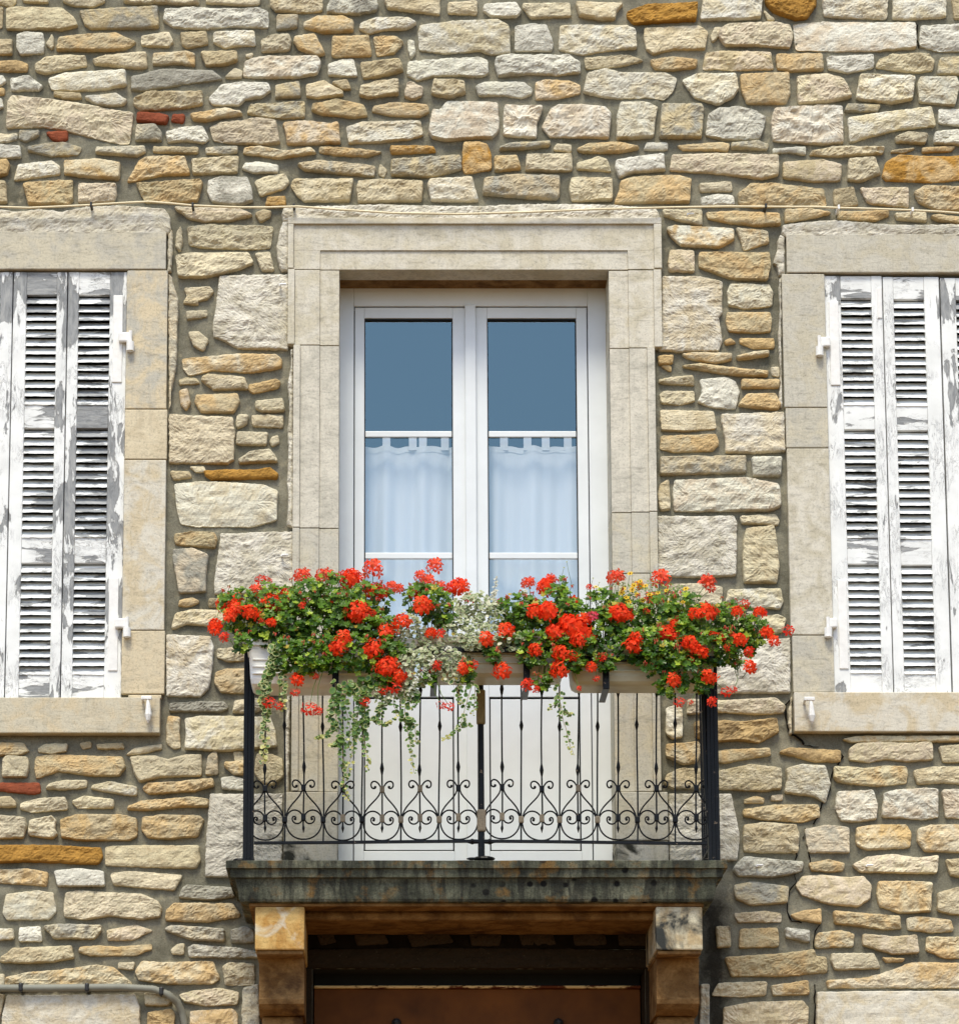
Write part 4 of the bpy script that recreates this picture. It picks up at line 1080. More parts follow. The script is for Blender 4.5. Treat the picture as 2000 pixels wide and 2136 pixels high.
# underside moulding, stepping back to the wall
ub = MB(); z1 = Z(1879, YF); a, b = bx0 + .10, bx1 - .10
ub.box(a - .005, b + .005, YF + .076, .01, z1 - .012, z1 + .004, .003)
ub.box(a + .02, b - .02, YF + .20, .01, z1 - .050, z1 - .0125, .012)
ub.build('soffit', M['ochre'], bal)
def corbel(px0, px1, mt, label):
    Yc = -.52; x0, x1 = X(px0, 1930, Yc), X(px1, 1930, Yc)
    zt_ = z1 - .0125; zb_ = Z(1982, Yc)
    c = MB(); c.box(x0, x1, Yc, .01, zb_, zt_, .006)
    o = c.build('corbel', mt, bal); o['label'] = label
    k = MB(); k.box(x0 + .006, x1 - .006, Yc + .012, .01, zb_ - .018, zb_ - .0003, .006)
    # lower scroll sweeping back to the wall
    zt2 = zb_ - .0185; zz0 = Z(2118, -.3); prof = []
    for i in range(13):
        t = i / 12; z_ = zt2 + (zz0 - zt2) * t
        y_ = -.40 + .03 * math.sin(t * math.pi) if t < .75 else -.40 + .03 * math.sin(t * math.pi) + ((t - .75) / .25) ** 2 * .10
        prof.append((y_, z_))
    xa_, xb_ = x0 + .012, x1 - .004
    vs = []
    for y_, z_ in prof: vs += [(xa_, y_, z_), (xb_, y_, z_), (xb_, .01, z_), (xa_, .01, z_)]
    fs = []
    for i in range(len(prof) - 1):
        for q in range(4): fs.append((i * 4 + q, i * 4 + (q + 1) % 4, (i + 1) * 4 + (q + 1) % 4, (i + 1) * 4 + q))
    fs += [(3, 2, 1, 0), tuple((len(prof) - 1) * 4 + q for q in range(4))]
    k.add(vs, fs)
    k.box(xa_ + .01, xb_ - .01, -.26, .01, zz0 - .14, zz0 - .0005, .01)
    k.build('corbel_scroll', M['ochre'], bal)
corbel(532, 635, M['corbel_ochre'], 'ochre left corbel block with a pale streak'); corbel(1368, 1465, M['corbel_pale'], 'pale right corbel block with a black stain')

# ---------------------------------------------------------------- brown boarded door below
yb = .22
def ledge_material():
    m, nt, b = newmat('peeling_cream_ledge', .7, .2); N = NT(nt)
    N.l(N.ramp(N.noise(9, 6, .7, N.coord((1, 1, 3))), [(.46, lin((96, 44, 14))), (.53, lin((236, 206, 150)))]), b.inputs['Base Color']); return m
low = empty('boarded_door', (X(1000, 2100, yb), yb, 0), 'brown board fronted door in the dark opening under the balcony', 'door')
zz = Z(2064, yb); xl, xr = OPEN[3][0] + .002, OPEN[3][1] - .002
nb = 1
for i in range(nb):
    m_ = MB(); m_.box(xl + (xr - xl) * i / nb, xl + (xr - xl) * (i + 1) / nb - .0015, yb, yb + .03, 0.02, zz, .002); m_.build('board', M['brown_board'], low)
m_ = MB(); m_.box(xl, xr, yb - .03, yb + .001, zz + .0005, zz + .012, .003); m_.build('top_ledge', ledge_material(), low)
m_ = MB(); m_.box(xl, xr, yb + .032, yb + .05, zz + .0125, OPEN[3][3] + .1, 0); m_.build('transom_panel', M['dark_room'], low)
for px in (827, 1165):
    p = at(px, 2136, yb - .03); m_ = MB(); m_.ball((p.x, yb - .02, p.z + .004), .022, 10); m_.build('bolt_head', M['clip'], low)

# ---------------------------------------------------------------- wrought iron railing
YR = -.53
rail = empty('balcony_railing', (X(1001, 1795, YR), YR, Z(1796, YR)), 'black wrought iron balcony railing with scrollwork along its foot', 'railing')
rp = lambda px, py: at(px, py, YR)
zf = Z(1794, YR)
def post(px0, px1, py_top, name='post'):
    a, b = X(px0, 1600, YR), X(px1, 1600, YR); w_ = b - a; m_ = MB()
    m_.box(a, b, YR - .02, YR + .03, zf - .01, Z(py_top, YR), .003)
    for k in (.3, .62): m_.box(a + w_ * k, a + w_ * (k + .12), YR - .026, YR - .0195, zf, Z(py_top, YR), .002)
    m_.build(name, M['iron'], rail)
post(508, 530, 1345); post(1474, 1498, 1345)
m_ = MB(); p = rp(1003, 1790); m_.tube([(X(1003, 1600, YR), YR, zf - .01), (X(1003, 1600, YR), YR, Z(1350, YR))], [.0145, .0125], 8); m_.build('centre_post', M['iron'], rail)
m_ = MB(); cx_ = X(1004, 1700, YR); m_.box(cx_ - .019, cx_ + .019, YR - .02, YR + .012, Z(1736, YR), Z(1690, YR), .007); m_.build('collar', M['iron_worn'], rail)
m_ = MB(); m_.box(cx_ - .019, cx_ + .019, YR - .018, YR + .012, Z(1512, YR), Z(1440, YR), .007); m_.build('post_wrap', _plain('aged_wood_wrap', lin((132, 118, 82)), .8, .2, .2, 60), rail)
m_ = MB(); z_ = Z(1790, YR); m_.ball((cx_ + .01, YR, z_ - .004), .03, 10, None, (1.6, .8, .42)); m_.ball((cx_ - .04, YR, z_ - .004), .018, 8, None, (1.4, .8, .35)); m_.build('foot_scroll', M['iron'], rail)
for s in (500, 1480):
    p = rp(s, 1793); m_ = MB(); m_.ball((p.x, YR + .02, p.z), .022, 10, None, (1.4, .8, .4)); m_.build('foot_scroll', M['iron'], rail)
def hbar(px0, px1, pyl, pyr, h, name='rail_bar', dy=0.0, th=.010, mid=None):
    P = []
    for i in range(25):
        t = i / 24; P.append(at(px0 + (px1 - px0) * t, pyl + (pyr - pyl) * t + (mid or 0) * math.sin(t * math.pi) + .6 * math.sin(t * 9), YR))
    m_ = MB(); vs = []; 
    for p in P: vs += [(p.x, YR - th + dy, p.z - h / 2), (p.x, YR - th + dy, p.z + h / 2), (p.x, YR + th + dy, p.z + h / 2), (p.x, YR + th + dy, p.z - h / 2)]
    fs = []
    for i in range(len(P) - 1):
        for q in range(4): fs.append((i * 4 + q, i * 4 + (q + 1) % 4, (i + 1) * 4 + (q + 1) % 4, (i + 1) * 4 + q))
    m_.add(vs, fs); m_.build(name, M['iron'], rail)
hbar(530, 1474, 1759, 1760, .011, 'bottom_rail', mid=-3.5)
hbar(508, 1498, 1350, 1350, .012, 'top_rail', th=.022)
for s in (-1, 1):
    m_ = MB(); c0 = rp(1003 + s * 4, 1756); c1 = rp(1003 + s * 30, 1756.5)
    m_.tube([c0, rp(1003 + s * 14, 1756), rp(1003 + s * 18, 1756), c1], [.009, .010, .013, .004], 8); m_.build('rail_knuckle', M['iron'], rail)
m_ = MB(); m_.tube([rp(1466, 1345), rp(1470, 1500), rp(1474, 1640), rp(1484, 1792)], [.016, .016, .014, .010], 6); m_.build('leaning_stay', M['iron'], rail)
# side returns to the wall
for px in (519, 1486):
    x_ = X(px, 1600, YR); m_ = MB()
    for zq in (Z(1760, YR), Z(1350, YR)): m_.box(x_ - .01, x_ + .01, YR + .03, 0.0, zq - .006, zq + .006, 0)
    for i in range(1, 6): yq = YR + .03 + i * .083; m_.box(x_ - .004, x_ + .004, yq - .004, yq + .004, Z(1760, YR), Z(1350, YR), 0)
    m_.build('side_rail', M['iron'], rail)
SC = [553, 633, 715, 797, 876, 956, 1047, 1130, 1206, 1289, 1369, 1452]     # scroll centres
JT = [594, 674, 755, 836, 916, 1087, 1167, 1246, 1329, 1408]                 # bars between them
rb = random.Random(3)
def spindle(px, py_top, py_bot, knobs, tip):
    m_ = MB(); pts = []; rad = []
    ph = rb.uniform(0, 6); amp = rb.uniform(.2, 1.4); ks = sorted(knobs); y_ = py_top
    lst = [py_top]
    for k, hl in ks: lst += [k - hl, k - hl * .4, k, k + hl * .4, k + hl]
    lst += [py_bot]; n_ = []
    for a_, b_ in zip(lst[:-1], lst[1:]):
        c_ = max(1, int((b_ - a_) / 30)); n_ += [a_ + (b_ - a_) * i / c_ for i in range(c_)]
    n_.append(py_bot)
    for y_ in n_:
        r_ = .0036
        for k, hl in ks:
            d_ = abs(y_ - k) / hl
            if d_ < 1: r_ = max(r_, .0030 + (.0088 - .0030) * (1 - d_) ** .8)
        pts.append(at(px + amp * math.sin(y_ / 60 + ph), y_, YR)); rad.append(r_)
    if tip: pts += [at(px, py_bot + 6, YR), at(px, py_bot + 16, YR)]; rad += [.0065, .0008]
    m_.tube(pts, rad, 8); m_.build('baluster', M['iron'], rail, smooth=False)
for i, px in enumerate(SC): spindle(px, 1352, 1722, [(1438 + rb.uniform(-3, 5), 13), (1602 + rb.uniform(-2, 6), 13)], True)
for i, px in enumerate(JT): spindle(px, 1352, 1759, [(1514 + rb.uniform(-4, 3), 11)], False)
EDG = {553: (532, 594), 956: (916, 999), 1047: (1008, 1087), 1452: (1408, 1473)}
def bez(p0, p1, p2, p3, n=10): return [tuple((1 - t) ** 3 * a + 3 * (1 - t) ** 2 * t * b + 3 * (1 - t) * t * t * c + t ** 3 * d for a, b, c, d in zip(p0, p1, p2, p3)) for t in [i / n for i in range(n)]]
for c in SC:
    l = [j for j in JT + [532, 999] if j < c and c - j < 60] or [c - 40]; r = [j for j in JT + [1008, 1473] if j > c and j - c < 60] or [c + 40]
    L0, R0 = max(l), min(r)
    if c == 1047: L0 = 1008
    if c == 956: R0 = 999
    if c == 553: L0 = 514
    if c == 1452: R0 = 1490
    m_ = MB(); dyv = rb.uniform(-2, 2)
    for s, E in ((-1, L0), (1, R0)):
        E = E - s * 2
        W = abs(E - c)
        def q(u, y): return (c + s * u, y + dyv)
        # one long bar: curl ball, over the top curl, through the collar, out to the joint, round the bottom
        path = bez(q(13.5, 1642), q(20, 1646), q(24, 1640), q(23, 1634)) + bez(q(23, 1634), q(21, 1625), q(8, 1626), q(2.5, 1643)) + \
               bez(q(2.5, 1643), q(2, 1668), q(W * .93, 1676), q(W, 1709)) + bez(q(W, 1709), q(W * 1.02, 1738), q(W * .55, 1752), q(0, 1752)) + [q(0, 1752)]
        m_.tube([at(a_, b_, YR) for a_, b_ in path], .0037, 6)
        p = q(14.5, 1640.5); m_.ball(at(p[0], p[1], YR), .0062, 8)
        path = bez(q(W, 1712), q(W * .92, 1688), q(W * .30, 1684), q(2.5, 1702)) + [q(2.5, 1702)]
        m_.tube([at(a_, b_, YR) for a_, b_ in path], .0037, 6)
        path = bez(q(2.5, 1709), q(4, 1722), q(20, 1722), q(23, 1712)) + bez(q(23, 1712), q(25, 1703), q(17, 1702), q(15.5, 1708)) + [q(15.5, 1708)]
        m_.tube([at(a_, b_, YR) for a_, b_ in path], .0037, 6)
        p = q(17.5, 1709.5); m_.ball(at(p[0], p[1], YR), .0064, 8)
    m_.build('scroll', M['iron'], rail, smooth=True)
    for py, hh in ((1645, 7), (1706, 8)):
        p = at(c, py + dyv, YR); k = MB(); k.box(p.x - .010, p.x + .010, YR - .010, YR + .006, p.z - hh * .0021, p.z + hh * .0021, .004)
        k.build('collar', M['iron_worn'] if 690 < c < 1230 and rb.random() < .6 else M['iron'], rail)
for c in JT:
    p = at(c, 1710, YR); k = MB(); k.box(p.x - .011, p.x + .011, YR - .012, YR + .006, p.z - .016, p.z + .014, .005)
    k.build('collar', M['iron_worn'] if 800 < c < 1260 else M['iron'], rail)

# ---------------------------------------------------------------- planters hung on the rail
def planter(px0, px1, py0, py1, label, PM=None):
    PM = PM or M['planter']
    Yf = -.76; Yb = -.565; x0, x1 = X(px0, 1380, Yf), X(px1, 1380, Yf); z1_, z0_ = Z(py0, Yf), Z(py1, Yf)
    root = empty('planter', ((x0 + x1) / 2, (Yf + Yb) / 2, z0_), label, 'planter', 'long white planters hung on the balcony railing')
    m_ = MB(); zr = z1_ - .028
    # tapered trough with soft lower edges
    prof = [(0, zr), (.004, zr - .03), (.010, z0_ + .035), (.016, z0_ + .014), (.030, z0_ + .003), (.05, z0_)]
    vs = []; n_ = len(prof)
    loops_ = []
    for off, zq in prof:
        a_, b_, c_, d_ = x0 + off, x1 - off, Yf + off, Yb - off * .5; rr_ = .012
        L = []
        for (cx1, cy1, a0) in ((a_ + rr_, c_ + rr_, 180), (b_ - rr_, c_ + rr_, 270), (b_ - rr_, d_ - rr_, 0), (a_ + rr_, d_ - rr_, 90)):
            for kk in range(5): g = R(a0 + kk * 22.5); L.append((cx1 + rr_ * math.cos(g), cy1 + rr_ * math.sin(g), zq))
        loops_.append(L)
    for L in loops_: vs += L
    fs = []; n_ = 20
    for i in range(len(loops_) - 1):
        for q in range(n_): fs.append((i * n_ + q, (i + 1) * n_ + q, (i + 1) * n_ + (q + 1) % n_, i * n_ + (q + 1) % n_))
    fs.append(tuple((len(loops_) - 1) * n_ + q for q in range(n_)))
    m_.add(vs, fs); m_.build('trough', PM, root, smooth=False)
    for zq in (.055, .085, .115):
        if z0_ + zq < zr - .01:
            m2 = MB(); m2.box(x0 + .02, x1 - .02, Yf + .0005, Yf + .012, z0_ + zq - .003, z0_ + zq + .003, .002); m2.build('rib', PM, root)
    m3 = MB(); m3.box(x0 - .008, x1 + .008, Yf - .010, Yf + .012, zr, z1_, .004); m3.box(x0 - .008, x1 + .008, Yb - .012, Yb + .006, zr, z1_, .004)
    m3.box(x0 - .0078, x0 + .012, Yf + .0122, Yb - .0122, zr + .0003, z1_ - .0003, .004); m3.box(x1 - .012, x1 + .0078, Yf + .0122, Yb - .0122, zr + .0003, z1_ - .0003, .004)
    m3.build('rim', PM, root)
    m4 = MB(); m4.box(x0 + .012, x1 - .012, Yf + .0124, Yb - .0124, zr - .03, zr - .002, 0); m4.build('soil', M['soil'], root)
planter(517, 868, 1334, 1431, 'white ribbed planter at the left end of the railing, its bare end showing', M['planter_white'])
planter(880, 1182, 1328, 1409, 'grubby cream planter in the middle of the railing, behind the silver leaves')
planter(1188, 1492, 1346, 1426, 'grubby cream planter at the right end of the railing')
for px, t0, t1 in ((1098, 1350, 1432), (1263, 1366, 1438), (905, 1350, 1425), (700, 1360, 1436)):
    xq = X(px, 1390, -.77); m_ = MB(); m_.box(xq - .014, xq + .014, -.785, -.778, Z(t1, -.78), Z(t0, -.78), .002)
    m_.box(xq - .0138, xq + .0138, -.7778, -.54, Z(t1, -.78), Z(t1, -.78) + .006, .002); m_.build('planter_strap', M['iron'], rail)
for a_, b_, c_ in ((880, 1182, 1355), (1188, 1492, 1374)):
    m_ = MB(); m_.box(X(a_, 1350, -.78), X(b_, 1350, -.78), -.7775, -.7715, Z(c_ + 6, -.78), Z(c_ - 6, -.78), .002); m_.build('cradle_bar', M['iron'], rail)
# ---------------------------------------------------------------- plants
rp_ = random.Random(21)
def rot_to(n, spin):
    n = n.normalized(); q = n.to_track_quat('Z', 'Y').to_matrix(); return q @ Matrix.Rotation(spin, 3, 'Z')
def leaf_lobed():
    V = [(0, 0, -.10)]; k = 15
    for i in range(k):
        g = 2 * math.pi * i / k; r = 1.0 if i % 3 == 1 else (.93 if i % 3 == 2 else .66)
        if i in (0,): r = .30
        V.append((r * math.cos(g), r * math.sin(g), .16 * r * r + (.05 if i % 2 else -.04)))
    return V, [(0, i, i % k + 1) for i in range(1, k + 1)]
def leaf_oval():
    V = [(0, 0, 0), (.45, .30, .08), (1.0, .22, .0), (1.35, 0, -.12), (1.0, -.22, .0), (.45, -.30, .08), (.7, 0, -.06)]
    V = [(x - .65, y * 1.9, z) for x, y, z in V]
    return V, [(6, 0, 1), (6, 1, 2), (6, 2, 3), (6, 3, 4), (6, 4, 5), (6, 5, 0)]
def leaf_oval2():
    V = []; k = 8
    for s in (1.0, .62):
        for i in range(k): g = 2 * math.pi * i / k; V.append((s * math.cos(g), s * .8 * math.sin(g), .10 * s))
    V.append((0, 0, 0)); F_ = [(i, (i + 1) % k, k + (i + 1) % k, k + i) for i in range(k)] + [(k + i, k + (i + 1) % k, 2 * k) for i in range(k)]
    return V, F_
LOB, OVA, RIM = leaf_lobed(), leaf_oval(), leaf_oval2()
def put_leaf(mb, T_, pos, nrm, size, col, rimcol=None):
    m = rot_to(nrm, rp_.uniform(0, 6.28)); V, F_ = T_; n0 = len(mb.v); bend = rp_.uniform(-.2, .35)
    for i, v in enumerate(V):
        v = Vector((v[0], v[1], v[2] + bend * v[0] * v[0])); w_ = m @ (v * size) + pos
        mb.v.append(tuple(w_)); c = col if not rimcol or (T_ is RIM and i >= 8) or (T_ is OVA and i == 6) else rimcol
        mb.c.append(c); mb.c2.append(c)
    mb.f += [tuple(i + n0 for i in f) for f in F_]; mb.has = True
def gcol(a, b, t=None): t = rp_.random() if t is None else t; return tuple(x + (y - x) * t for x, y in zip(a, b))
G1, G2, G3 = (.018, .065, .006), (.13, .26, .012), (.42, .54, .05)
# florets: five narrow petals
def floret(mb, pos, nrm, size, col):
    m = rot_to(nrm, rp_.uniform(0, 6.28)); n0 = len(mb.v)
    for k in range(5):
        g = k * 1.2566 + rp_.uniform(-.15, .15) + (0 if k < 2 else .12); L = size * rp_.uniform(.85, 1.15); wd = L * (.20 if k < 2 else .30)
        d = Vector((math.cos(g), math.sin(g), 0)); e = Vector((-math.sin(g), math.cos(g), 0)); up = rp_.uniform(.10, .45)
        P = [Vector((0, 0, 0)), d * L * .55 + e * wd + Vector((0, 0, up * L * .5)), d * L + e * wd * .6 + Vector((0, 0, up * L * .4)), d * L + -e * wd * .6 + Vector((0, 0, up * L * .4)), d * L * .55 - e * wd + Vector((0, 0, up * L * .5))]
        c = tuple(v * rp_.uniform(.75, 1.1) for v in col); i0 = len(mb.v)
        for p in P: mb.v.append(tuple(m @ p + pos)); mb.c.append(c); mb.c2.append(c)
        mb.f.append((i0, i0 + 1, i0 + 2, i0 + 3, i0 + 4))
    mb.has = True
def head_mesh(n, col, name='flower_head', fsize=.55, flat=.7):
    mb = MB()
    for i in range(n):
        th = math.acos(1 - 1.25 * (i + .5) / n); ph = i * 2.39996 + rp_.uniform(-.3, .3)
        d = Vector((math.sin(th) * math.cos(ph), math.sin(th) * math.sin(ph), math.cos(th)))
        p = Vector((d.x, d.y, d.z * flat)) * rp_.uniform(.45, .98)
        floret(mb, p, d + Vector((rp_.uniform(-.3, .3), rp_.uniform(-.3, .3), rp_.uniform(-.2, .3))), fsize * rp_.uniform(.85, 1.15), col)
    return mb.mesh(name, M['petal'])
RED, RED2, PNK, ORG = (.97, .080, .018), (.90, .065, .03), (.85, .10, .16), (.95, .36, .03)
HM = {'big': [head_mesh(27, RED, fsize=.50) for _ in range(3)], 'mid': [head_mesh(14, RED, fsize=.62) for _ in range(4)], 'pale': [head_mesh(13, (.97, .13, .06), fsize=.62) for _ in range(3)],
      'few': [head_mesh(6, RED2, fsize=.75) for _ in range(3)], 'pink': [head_mesh(9, PNK, fsize=.6)], 'org': [head_mesh(16, ORG, fsize=.5)]}
C4 = lambda x, y, r: (420 + x / 4.23, 1160 + y / 4.23, r / 4.23)
C5 = lambda x, y, r: (820 + x / 4.23, 1160 + y / 4.23, r / 4.23)
C6 = lambda x, y, r: (1220 + x / 4.23, 1160 + y / 4.23, r / 4.23)
HEADS = [C4(*t) for t in [(1520, 110, 75), (895, 175, 68), (1090, 180, 72), (1320, 215, 95), (1250, 170, 40), (1400, 190, 40), (1535, 325, 85), (520, 215, 42), (590, 215, 36), (480, 305, 52), (760, 370, 88), (850, 300, 35), (250, 420, 95), (300, 460, 60),
    (120, 610, 62), (125, 660, 50), (200, 720, 40), (260, 530, 60), (430, 500, 70), (620, 430, 85), (690, 400, 55), (1110, 400, 58), (1365, 500, 95), (1400, 560, 50), (1500, 510, 35), (940, 380, 40), (620, 590, 45), (520, 570, 34), (1210, 800, 78), (1275, 730, 60), (1160, 830, 40),
    (1515, 820, 82), (1635, 670, 75), (1775, 580, 72), (1640, 985, 88), (1750, 1070, 55), (1820, 1060, 35), (850, 1095, 58), (1000, 1060, 34), (830, 1200, 34), (1680, 270, 46), (1740, 290, 45), (885, 440, 32), (610, 360, 32)]]
HEADS += [C5(*t) for t in [(370, 85, 62), (240, 175, 45), (310, 225, 58), (415, 270, 52), (570, 280, 80), (480, 290, 40), (670, 380, 48), (190, 345, 58), (265, 445, 75), (330, 450, 40), (330, 680, 52), (410, 690, 42), (385, 970, 42), (620, 1000, 46), (710, 960, 36),
    (830, 740, 58), (1000, 670, 72), (960, 1015, 72), (1180, 1140, 50), (1250, 1175, 40), (940, 400, 28), (1195, 240, 56), (1350, 280, 82), (1390, 210, 48), (1590, 410, 60), (1250, 490, 72), (1370, 490, 85), (1600, 640, 110), (1540, 600, 80), (1680, 700, 85), (1630, 740, 60), (1420, 680, 78),
    (1760, 530, 46), (1250, 830, 55), (1480, 860, 66), (1580, 880, 50), (1465, 1005, 72), (1725, 275, 26), (1750, 980, 46), (1840, 900, 40), (1640, 1170, 20), (430, 1320, 38), (500, 1330, 34), (1790, 1080, 26), (1700, 560, 50)]]
HEADS += [C6(*t) for t in [(275, 190, 70), (675, 200, 76), (1080, 230, 62), (1110, 290, 36), (470, 260, 50), (600, 390, 66), (550, 490, 30), (310, 510, 82), (260, 490, 50), (380, 530, 45), (970, 510, 52), (1080, 500, 70), (1150, 490, 42), (1340, 490, 50), (1400, 430, 42), (1535, 495, 52), (1580, 510, 26),
    (790, 600, 45), (730, 690, 70), (790, 700, 52), (680, 700, 42), (430, 790, 75), (450, 720, 50), (930, 770, 62), (970, 820, 56), (870, 760, 42), (1035, 850, 56), (930, 910, 34), (1140, 710, 46), (1200, 720, 44), (1290, 690, 30), (1365, 740, 58), (1250, 810, 30), (1445, 850, 42), (1610, 680, 58), (1670, 750, 46),
    (1790, 660, 44), (1460, 985, 52), (1090, 1070, 66), (790, 1100, 56), (1250, 1200, 40), (1310, 1180, 34), (1120, 1290, 40), (830, 1290, 40), (930, 1290, 26)]]
HEADS += [(645, 1478, 13), (661, 1484, 10), (560, 1465, 11), (581, 1472, 8), (761, 1464, 9), (822, 1432, 13), (800, 1440, 9)]
# each geranium: (name label, x range of its heads, ellipsoids of foliage)
def foliage(mb, ells, T_, size, cols, dens=1.0, rim=None):
    for (px, py, rx, ry, Yc, ry_) in ells:
        c = at(px, py, Yc); sx, sz = rx * .00207, ry * .00207; n = int(dens * rx * ry * .105)
        for _ in range(n):
            while True:
                d = Vector((rp_.uniform(-1, 1), rp_.uniform(-1, 1), rp_.uniform(-1, 1)))
                if .05 < d.length <= 1: break
            if rp_.random() < .55: d = d.normalized() * rp_.uniform(.72, 1.05)
            if noise.noise(Vector((px * .1 + d.x * 2.3, d.y * 2.3, d.z * 2.3 + py * .1))) < -.22: continue
            p = Vector((c.x + d.x * sx, c.y + d.y * ry_, c.z + d.z * sz))
            if -.80 < p.y < -.55 and p.z < Z(1400, -.66): continue
            nv = Vector((d.x * .6 + rp_.uniform(-.5, .5), -1.0 + d.y * .3 + rp_.uniform(-.6, .5), .75 + d.z * .5 + rp_.uniform(-.6, .6)))
            t = max(0, min(1, .45 + .35 * d.z + rp_.uniform(-.35, .35)))  # clump tops get lighter leaf colour, painting in light from above
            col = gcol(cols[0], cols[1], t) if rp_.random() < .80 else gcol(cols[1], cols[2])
            if rp_.random() < .012: col = (.50, .38, .05)
            put_leaf(mb, T_, p, nv, size * rp_.uniform(.65, 1.25), col, rim() if rim else None)
used = set()
def stem_to(mb, p, c, r=.0015):
    m = (p + c) / 2 + Vector((rp_.uniform(-.015, .015), rp_.uniform(-.02, .01), rp_.uniform(-.01, .02)))
    mb.tube([c, m, p], [r, r, r * .7], 4, (.10, .17, .03)); mb.has = True
def geranium(label, x0, x1, ells, cat='geranium'):
    cx_ = sum(e[0] for e in ells) / len(ells); base = at(cx_, 1345, -.66)
    root = empty('geranium', base, label, cat, 'geraniums growing in the planters')
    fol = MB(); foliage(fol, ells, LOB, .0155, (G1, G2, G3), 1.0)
    st = MB(); st.has = True
    for i, (px, py, r) in enumerate(HEADS):
        if i in used or not (x0 <= px < x1): continue
        used.add(i)
        low_ = py > 1330; Yh = -.86 if low_ else (-.80 if py > 1262 else rp_.uniform(-.74, -.60))
        if py > 1262 and not low_: Yh -= rp_.uniform(0, .04)
        p = at(px, py, Yh); kind = 'pink' if (px, py) in ((C5(1760, 530, 0)[0], C5(1760, 530, 0)[1]), (C5(940, 400, 0)[0], C5(940, 400, 0)[1])) else \
            'org' if abs(px - 1331) < 2 and py < 1230 else 'few' if r < 10.5 or py > 1428 else 'big' if r > 18 else 'pale' if py < 1235 else 'mid'
        o = link('flower_head', rp_.choice(HM[kind]), root, loc=p); s = r * .00207 * 1.14; o.scale = (s, s, s)
        nv = Vector(((px - cx_) * .002 + rp_.uniform(-.3, .3), -1.0, .9 + rp_.uniform(-.3, .3) if not low_ else .45))
        o.rotation_euler = nv.to_track_quat('Z', 'Y').to_euler()
        # anchor: nearest foliage centre
        e = min(ells, key=lambda e: (e[0] - px) ** 2 + (e[1] - py) ** 2); stem_to(st, p, at(e[0] * .6 + px * .4, max(py + 22, e[1]) if py < e[1] else e[1], e[4]))
    for (px, py, rx, ry, Yc, q) in ells:
        for _ in range(3):
            bx, by = px + rp_.uniform(-.8, .8) * rx, py - ry * rp_.uniform(.75, 1.25); pb = at(bx, by, Yc - rp_.uniform(0, q)); stem_to(st, pb, at(bx + rp_.uniform(-8, 8), py, Yc), .0011)
            for _ in range(7): v_ = Vector((rp_.uniform(-1, 1), rp_.uniform(-1, 1), rp_.uniform(-1, .6))) * .009; st.tube([pb, pb + v_, pb + v_ + Vector((0, 0, -.007))], [.0007, .0022, .0008], 4, rp_.choice(((.55, .05, .03), (.25, .30, .06), (.7, .12, .08))))
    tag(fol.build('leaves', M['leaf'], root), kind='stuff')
    for (px, py, rx, ry, Yc, q) in ells:
        for _ in range(7):
            a = at(px + rp_.uniform(-rx, rx) * .7, py + rp_.uniform(-.8, .6) * ry, Yc - rp_.uniform(0, q)); b = at(px + rp_.uniform(-10, 10), 1350, -.66); stem_to(st, a, b, .002)
    tag(st.build('stems', M['stem'], root), kind='stuff')
Y0 = -.68
geranium('red geranium spilling over the left end of the left planter, its bare white end below', 0, 612, [(497, 1262, 42, 36, Y0, .09), (520, 1292, 55, 34, Y0 - .03, .10), (575, 1260, 52, 46, Y0, .11), (560, 1312, 42, 40, Y0 - .07, .07), (604, 1300, 44, 62, Y0 - .05, .11), (506, 1340, 18, 22, -.83, .04), (600, 1366, 34, 40, -.84, .04)])
geranium('broad red geranium in the left planter below the left jamb of the door', 612, 722, [(640, 1250, 48, 46, Y0, .12), (690, 1244, 46, 44, Y0, .12), (660, 1305, 60, 60, Y0 - .05, .12), (715, 1290, 40, 60, Y0 - .05, .12), (640, 1372, 52, 36, -.85, .05), (680, 1345, 46, 22, -.83, .05), (690, 1385, 24, 20, -.85, .03)])
geranium('tall red geranium in front of the left door leaf, topped by the highest round bloom', 722, 858, [(770, 1255, 50, 36, Y0, .11), (745, 1300, 56, 50, Y0 - .05, .12), (790, 1320, 46, 44, Y0 - .06, .11), (745, 1362, 52, 44, -.84, .05), (808, 1365, 36, 40, -.84, .05), (800, 1420, 34, 24, -.84, .04)])
geranium('red geranium with pale top blooms just left of the middle of the door', 858, 1030, [(875, 1250, 36, 30, Y0, .08), (905, 1262, 38, 42, Y0 - .03, .10), (925, 1288, 26, 28, Y0 - .06, .07), (892, 1418, 18, 20, -.84, .03), (975, 1400, 16, 24, -.84, .03), (1022, 1350, 24, 14, -.82, .03)])
geranium('bushy red geranium beside the right door leaf with the largest bloom of all', 1030, 1222, [(1070, 1275, 40, 34, Y0, .09), (1110, 1290, 50, 42, Y0 - .03, .10), (1165, 1268, 46, 46, Y0, .11), (1105, 1268, 26, 30, Y0, .08), (1172, 1235, 12, 34, Y0, .05), (1195, 1300, 44, 46, Y0 - .04, .10), (1180, 1380, 42, 30, -.84, .04), (1030, 1375, 14, 22, -.85, .03), (1132, 1425, 22, 18, -.84, .03), (1108, 1370, 30, 24, -.84, .03), (1110, 1335, 64, 18, -.81, .05), (1180, 1340, 50, 20, -.82, .05)])
